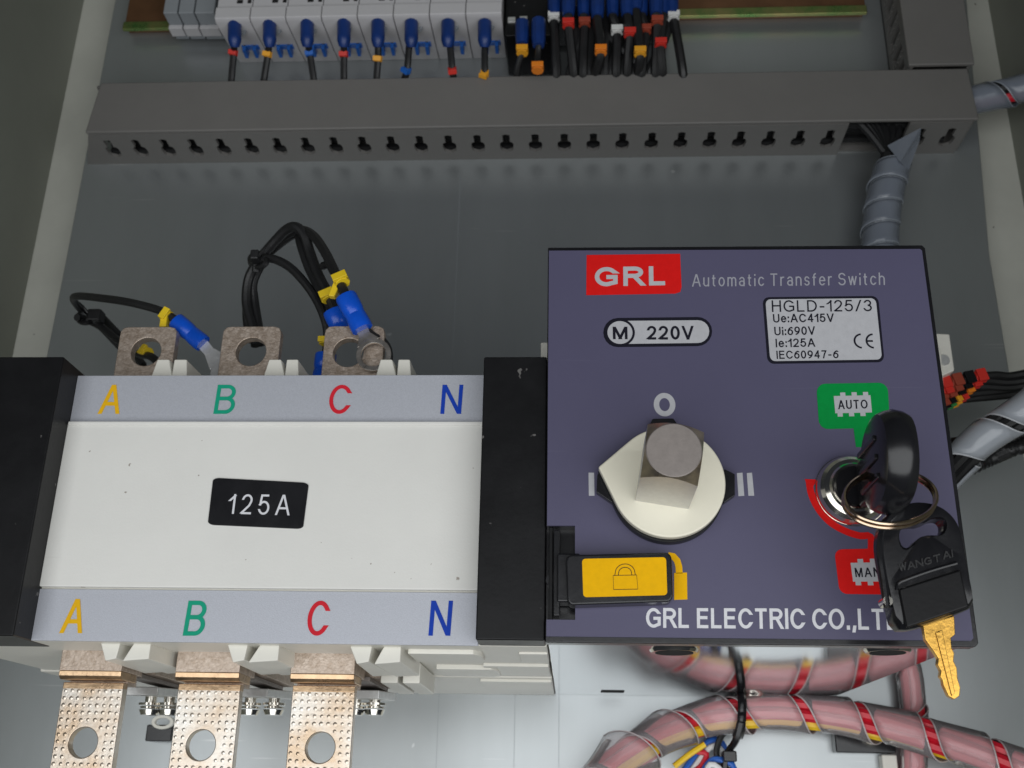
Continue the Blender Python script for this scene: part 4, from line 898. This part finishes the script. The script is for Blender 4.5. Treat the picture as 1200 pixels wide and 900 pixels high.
for k, (y0, y1) in enumerate(((548, 498), (561, 512), (530, 520))):
    pp = spline([P(1110, y0, 30), P(1150, (y0+y1)/2+6, 34), P(1220, y1, 40)], .8)
    tube(G(), pp, lambda s: 2.7+.25*math.sin(s*420), 10, raw=True).go('cable', 'black_rubber', t)
tube(G(), [P(1112, 520, 40), P(1135, 516, 40), P(1160, 505, 40)], 2.2, 8).go('cable', 'black_rubber', t)
# flared open end of the wrap, lower left of the arch
t = thing('cable_bundle', 'loose small wires in red, blue, white and black under the open end of the arch', 'wires')
for k, (m, pts) in enumerate((('blue_wire', [(800, 905), (826, 872), (843, 868), (850, 884), (838, 905)]), ('white_wire', [(806, 910), (832, 876), (846, 880), (848, 900)]), ('red_wire', [(815, 880), (828, 884), (822, 898), (812, 905)]), ('black_rubber', [(856, 905), (840, 886), (846, 862), (864, 850)]), ('blue_wire', [(822, 906), (836, 890), (858, 896), (860, 912)]), ('yellow_wire', [(790, 898), (808, 884), (826, 872)]), ('white_wire', [(826, 910), (832, 896), (842, 900), (850, 912)]))):
    tube(G(), [P(x, y, 8+k*1.2) for x, y in pts], 1.1, 8).go('wire', m, t)
t = thing('control_wire', 'thick black wires leaving the arch at the bottom edge of the picture', 'wire')
for a_, b_ in ((0, 0), (8, 5)):
    tube(G(), [P(690+a_, 908+b_, 22), P(712+a_, 890+b_, 26), P(745+a_, 872+b_, 22), P(800, 850, 14)], 1.8, 8).go('insulation', 'black_rubber', t)
tie = thing('cable_tie', 'long black cable tie strapped round the pink arch below the panel', 'cable tie')
cc = P(866, 838, 13); pts = []
for i in range(25):
    a_ = 2*PI*i/24; pts.append(cc + Vector((0, -1, 0))*7.4*math.cos(a_) + Vector((.10, 0, 1)).normalized()*8.0*math.sin(a_))
T, U, W = frames(pts); V = []
for i, p in enumerate(pts):
    for sx in (-1.5, 1.5): V.append(tuple(p + Vector((sx, 0, 0))))
build('strap', V, [(2*i, 2*i+1, 2*i+3, 2*i+2) for i in range(24)], 'black_gloss', tie, 0, True, .9)
tube(G(), [P(868, 846, 21), P(862, 868, 18), P(852, 884, 14), P(848, 905, 12)], 1.3, 6).go('tie_tail', 'black_gloss', tie)
G().box(at(846, 880, 15)[0], at(862, 880, 15)[0], 12, 18, at(855, 893, 15)[1], at(855, 880, 15)[1]).go('tie_head', 'black_gloss', tie, .6)
G().frust(P(869, 812, 15), (0, -.2, 1), (1, 0, 0), (0, 1, 0), 2.5, 2.2, 3.2, 8).go('tie_head', 'black_gloss', tie, .3)
# tie mount with screw
tmn = thing('tie_mount', 'black square tie mount with a silver screw behind the arch', 'tie mount')
x0, z1 = at(977, 846, 6); x1, z0 = at(1051, 883, 6)
G().box(x0, x1, 0, 6, z0, z1).go('mount_body', 'black_gloss', tmn, .6); G().box(x0+2, x1-4, 6, 8, z1-5, z1+3).go('mount_bridge', 'black_gloss', tmn, .5)
X, Z = at(1022, 860, 9); G().frust((X, -6, Z), (0, -1, 0), (1, 0, 0), (0, 0, 1), 4.2, 3.6, 1.8, 24).go('screw', 'chrome', tmn)
tmn = thing('tie_mount', 'cream tie mount at the bottom edge beside the upright pink bundle', 'tie mount')
x0, z1 = at(1033, 884, 5); x1, z0 = at(1056, 930, 5)
G().box(x0, x1, 0, 5, z0, z1).go('mount_body', 'cream', tmn, .6)
tmn = thing('plastic_clip', 'small black clip with a clear washer between terminal bars A and B', 'clip')
x0, z1 = at(172, 849, 10); x1, z0 = at(200, 869, 10)
G().box(x0, x1, 0, 10, z0, z1).go('clip_body', 'black_gloss', tmn, .5)
X, Z = at(190, 846, 12); n = 24
G().annulus([(X+4.2*math.cos(2*PI*i/n), Z+2.6*math.sin(2*PI*i/n)) for i in range(n)], [(X+2.8*math.cos(2*PI*i/n), Z+1.4*math.sin(2*PI*i/n)) for i in range(n)], 10.2, 12).go('washer', 'cream', tmn, .3)

# ------------------------------------------------------------------ connector at the right of the switch
cn = thing('connector_block', 'cream screw connector block beside the right edge of the purple panel', 'connector')
G().prism([at(1090, 447, 62), at(1119, 434, 62), at(1113, 391, 62), at(1090, 390, 62)], 40, 62).go('housing', 'cream', cn, .6)
G().frust((at(1106, 422, 62)[0], -62, at(1106, 422, 62)[1]), (0, -1, 0), (1, 0, 0), (0, 0, 1), 2.2, 2.0, .4, 18).go('screw', 'lug', cn)
G().prism([at(1096, 405, 63), at(1103, 409, 63), at(1106, 452, 63), at(1099, 462, 63)], 58, 63).go('housing_rib', 'cream', cn, .5)
gw2 = 'wires plugged in below the cream connector'
rows = [(1103, 446, 0), (1107, 453, 1), (1101, 460, 2), (1106, 467, 3), (1100, 473, 4)]
seq = [['red_clip', 'brown_clip', 'black', 'red_clip'], ['red_clip', 'brown_clip', 'black', 'red_clip'], ['brown_clip', 'brown_clip', 'black', 'orange_clip'], ['brown_clip', 'black', 'amber_clip', 'red_clip'], ['brown_clip', 'black', 'green_clip', 'amber_clip']]
nm = ['topmost', 'second from top', 'middle', 'fourth from top', 'lowest']
for (x, y, k) in rows:
    t = thing('control_wire', f'{nm[k]} of five black wires banded in colour below the cream connector', 'wire', gw2)
    ey = [438, 446, 452, 452, 458][k]; e = (1210, ey); xm = 1158 - k*9
    a_ = P(x-8, y+6, 56-k); b_ = P(xm, y-6+ (0 if k < 3 else 2), 52-k)
    tube(G(), [a_, b_, P(1185, (y*.3+ey*.7), 50-k), P(1225, ey-6, 50-k)], 1.5, 8).go('insulation', 'black_rubber', t)
    dv = (b_-a_); 
    for j, m in enumerate(seq[k]):
        p = a_ + dv*(.16 + .22*j); tt = dv.normalized(); u = tt.cross(Vector((0, 1, 0))).normalized()
        marker(t, p, dv, m, 2.4, dv.length*.2)

# ------------------------------------------------------------------ done
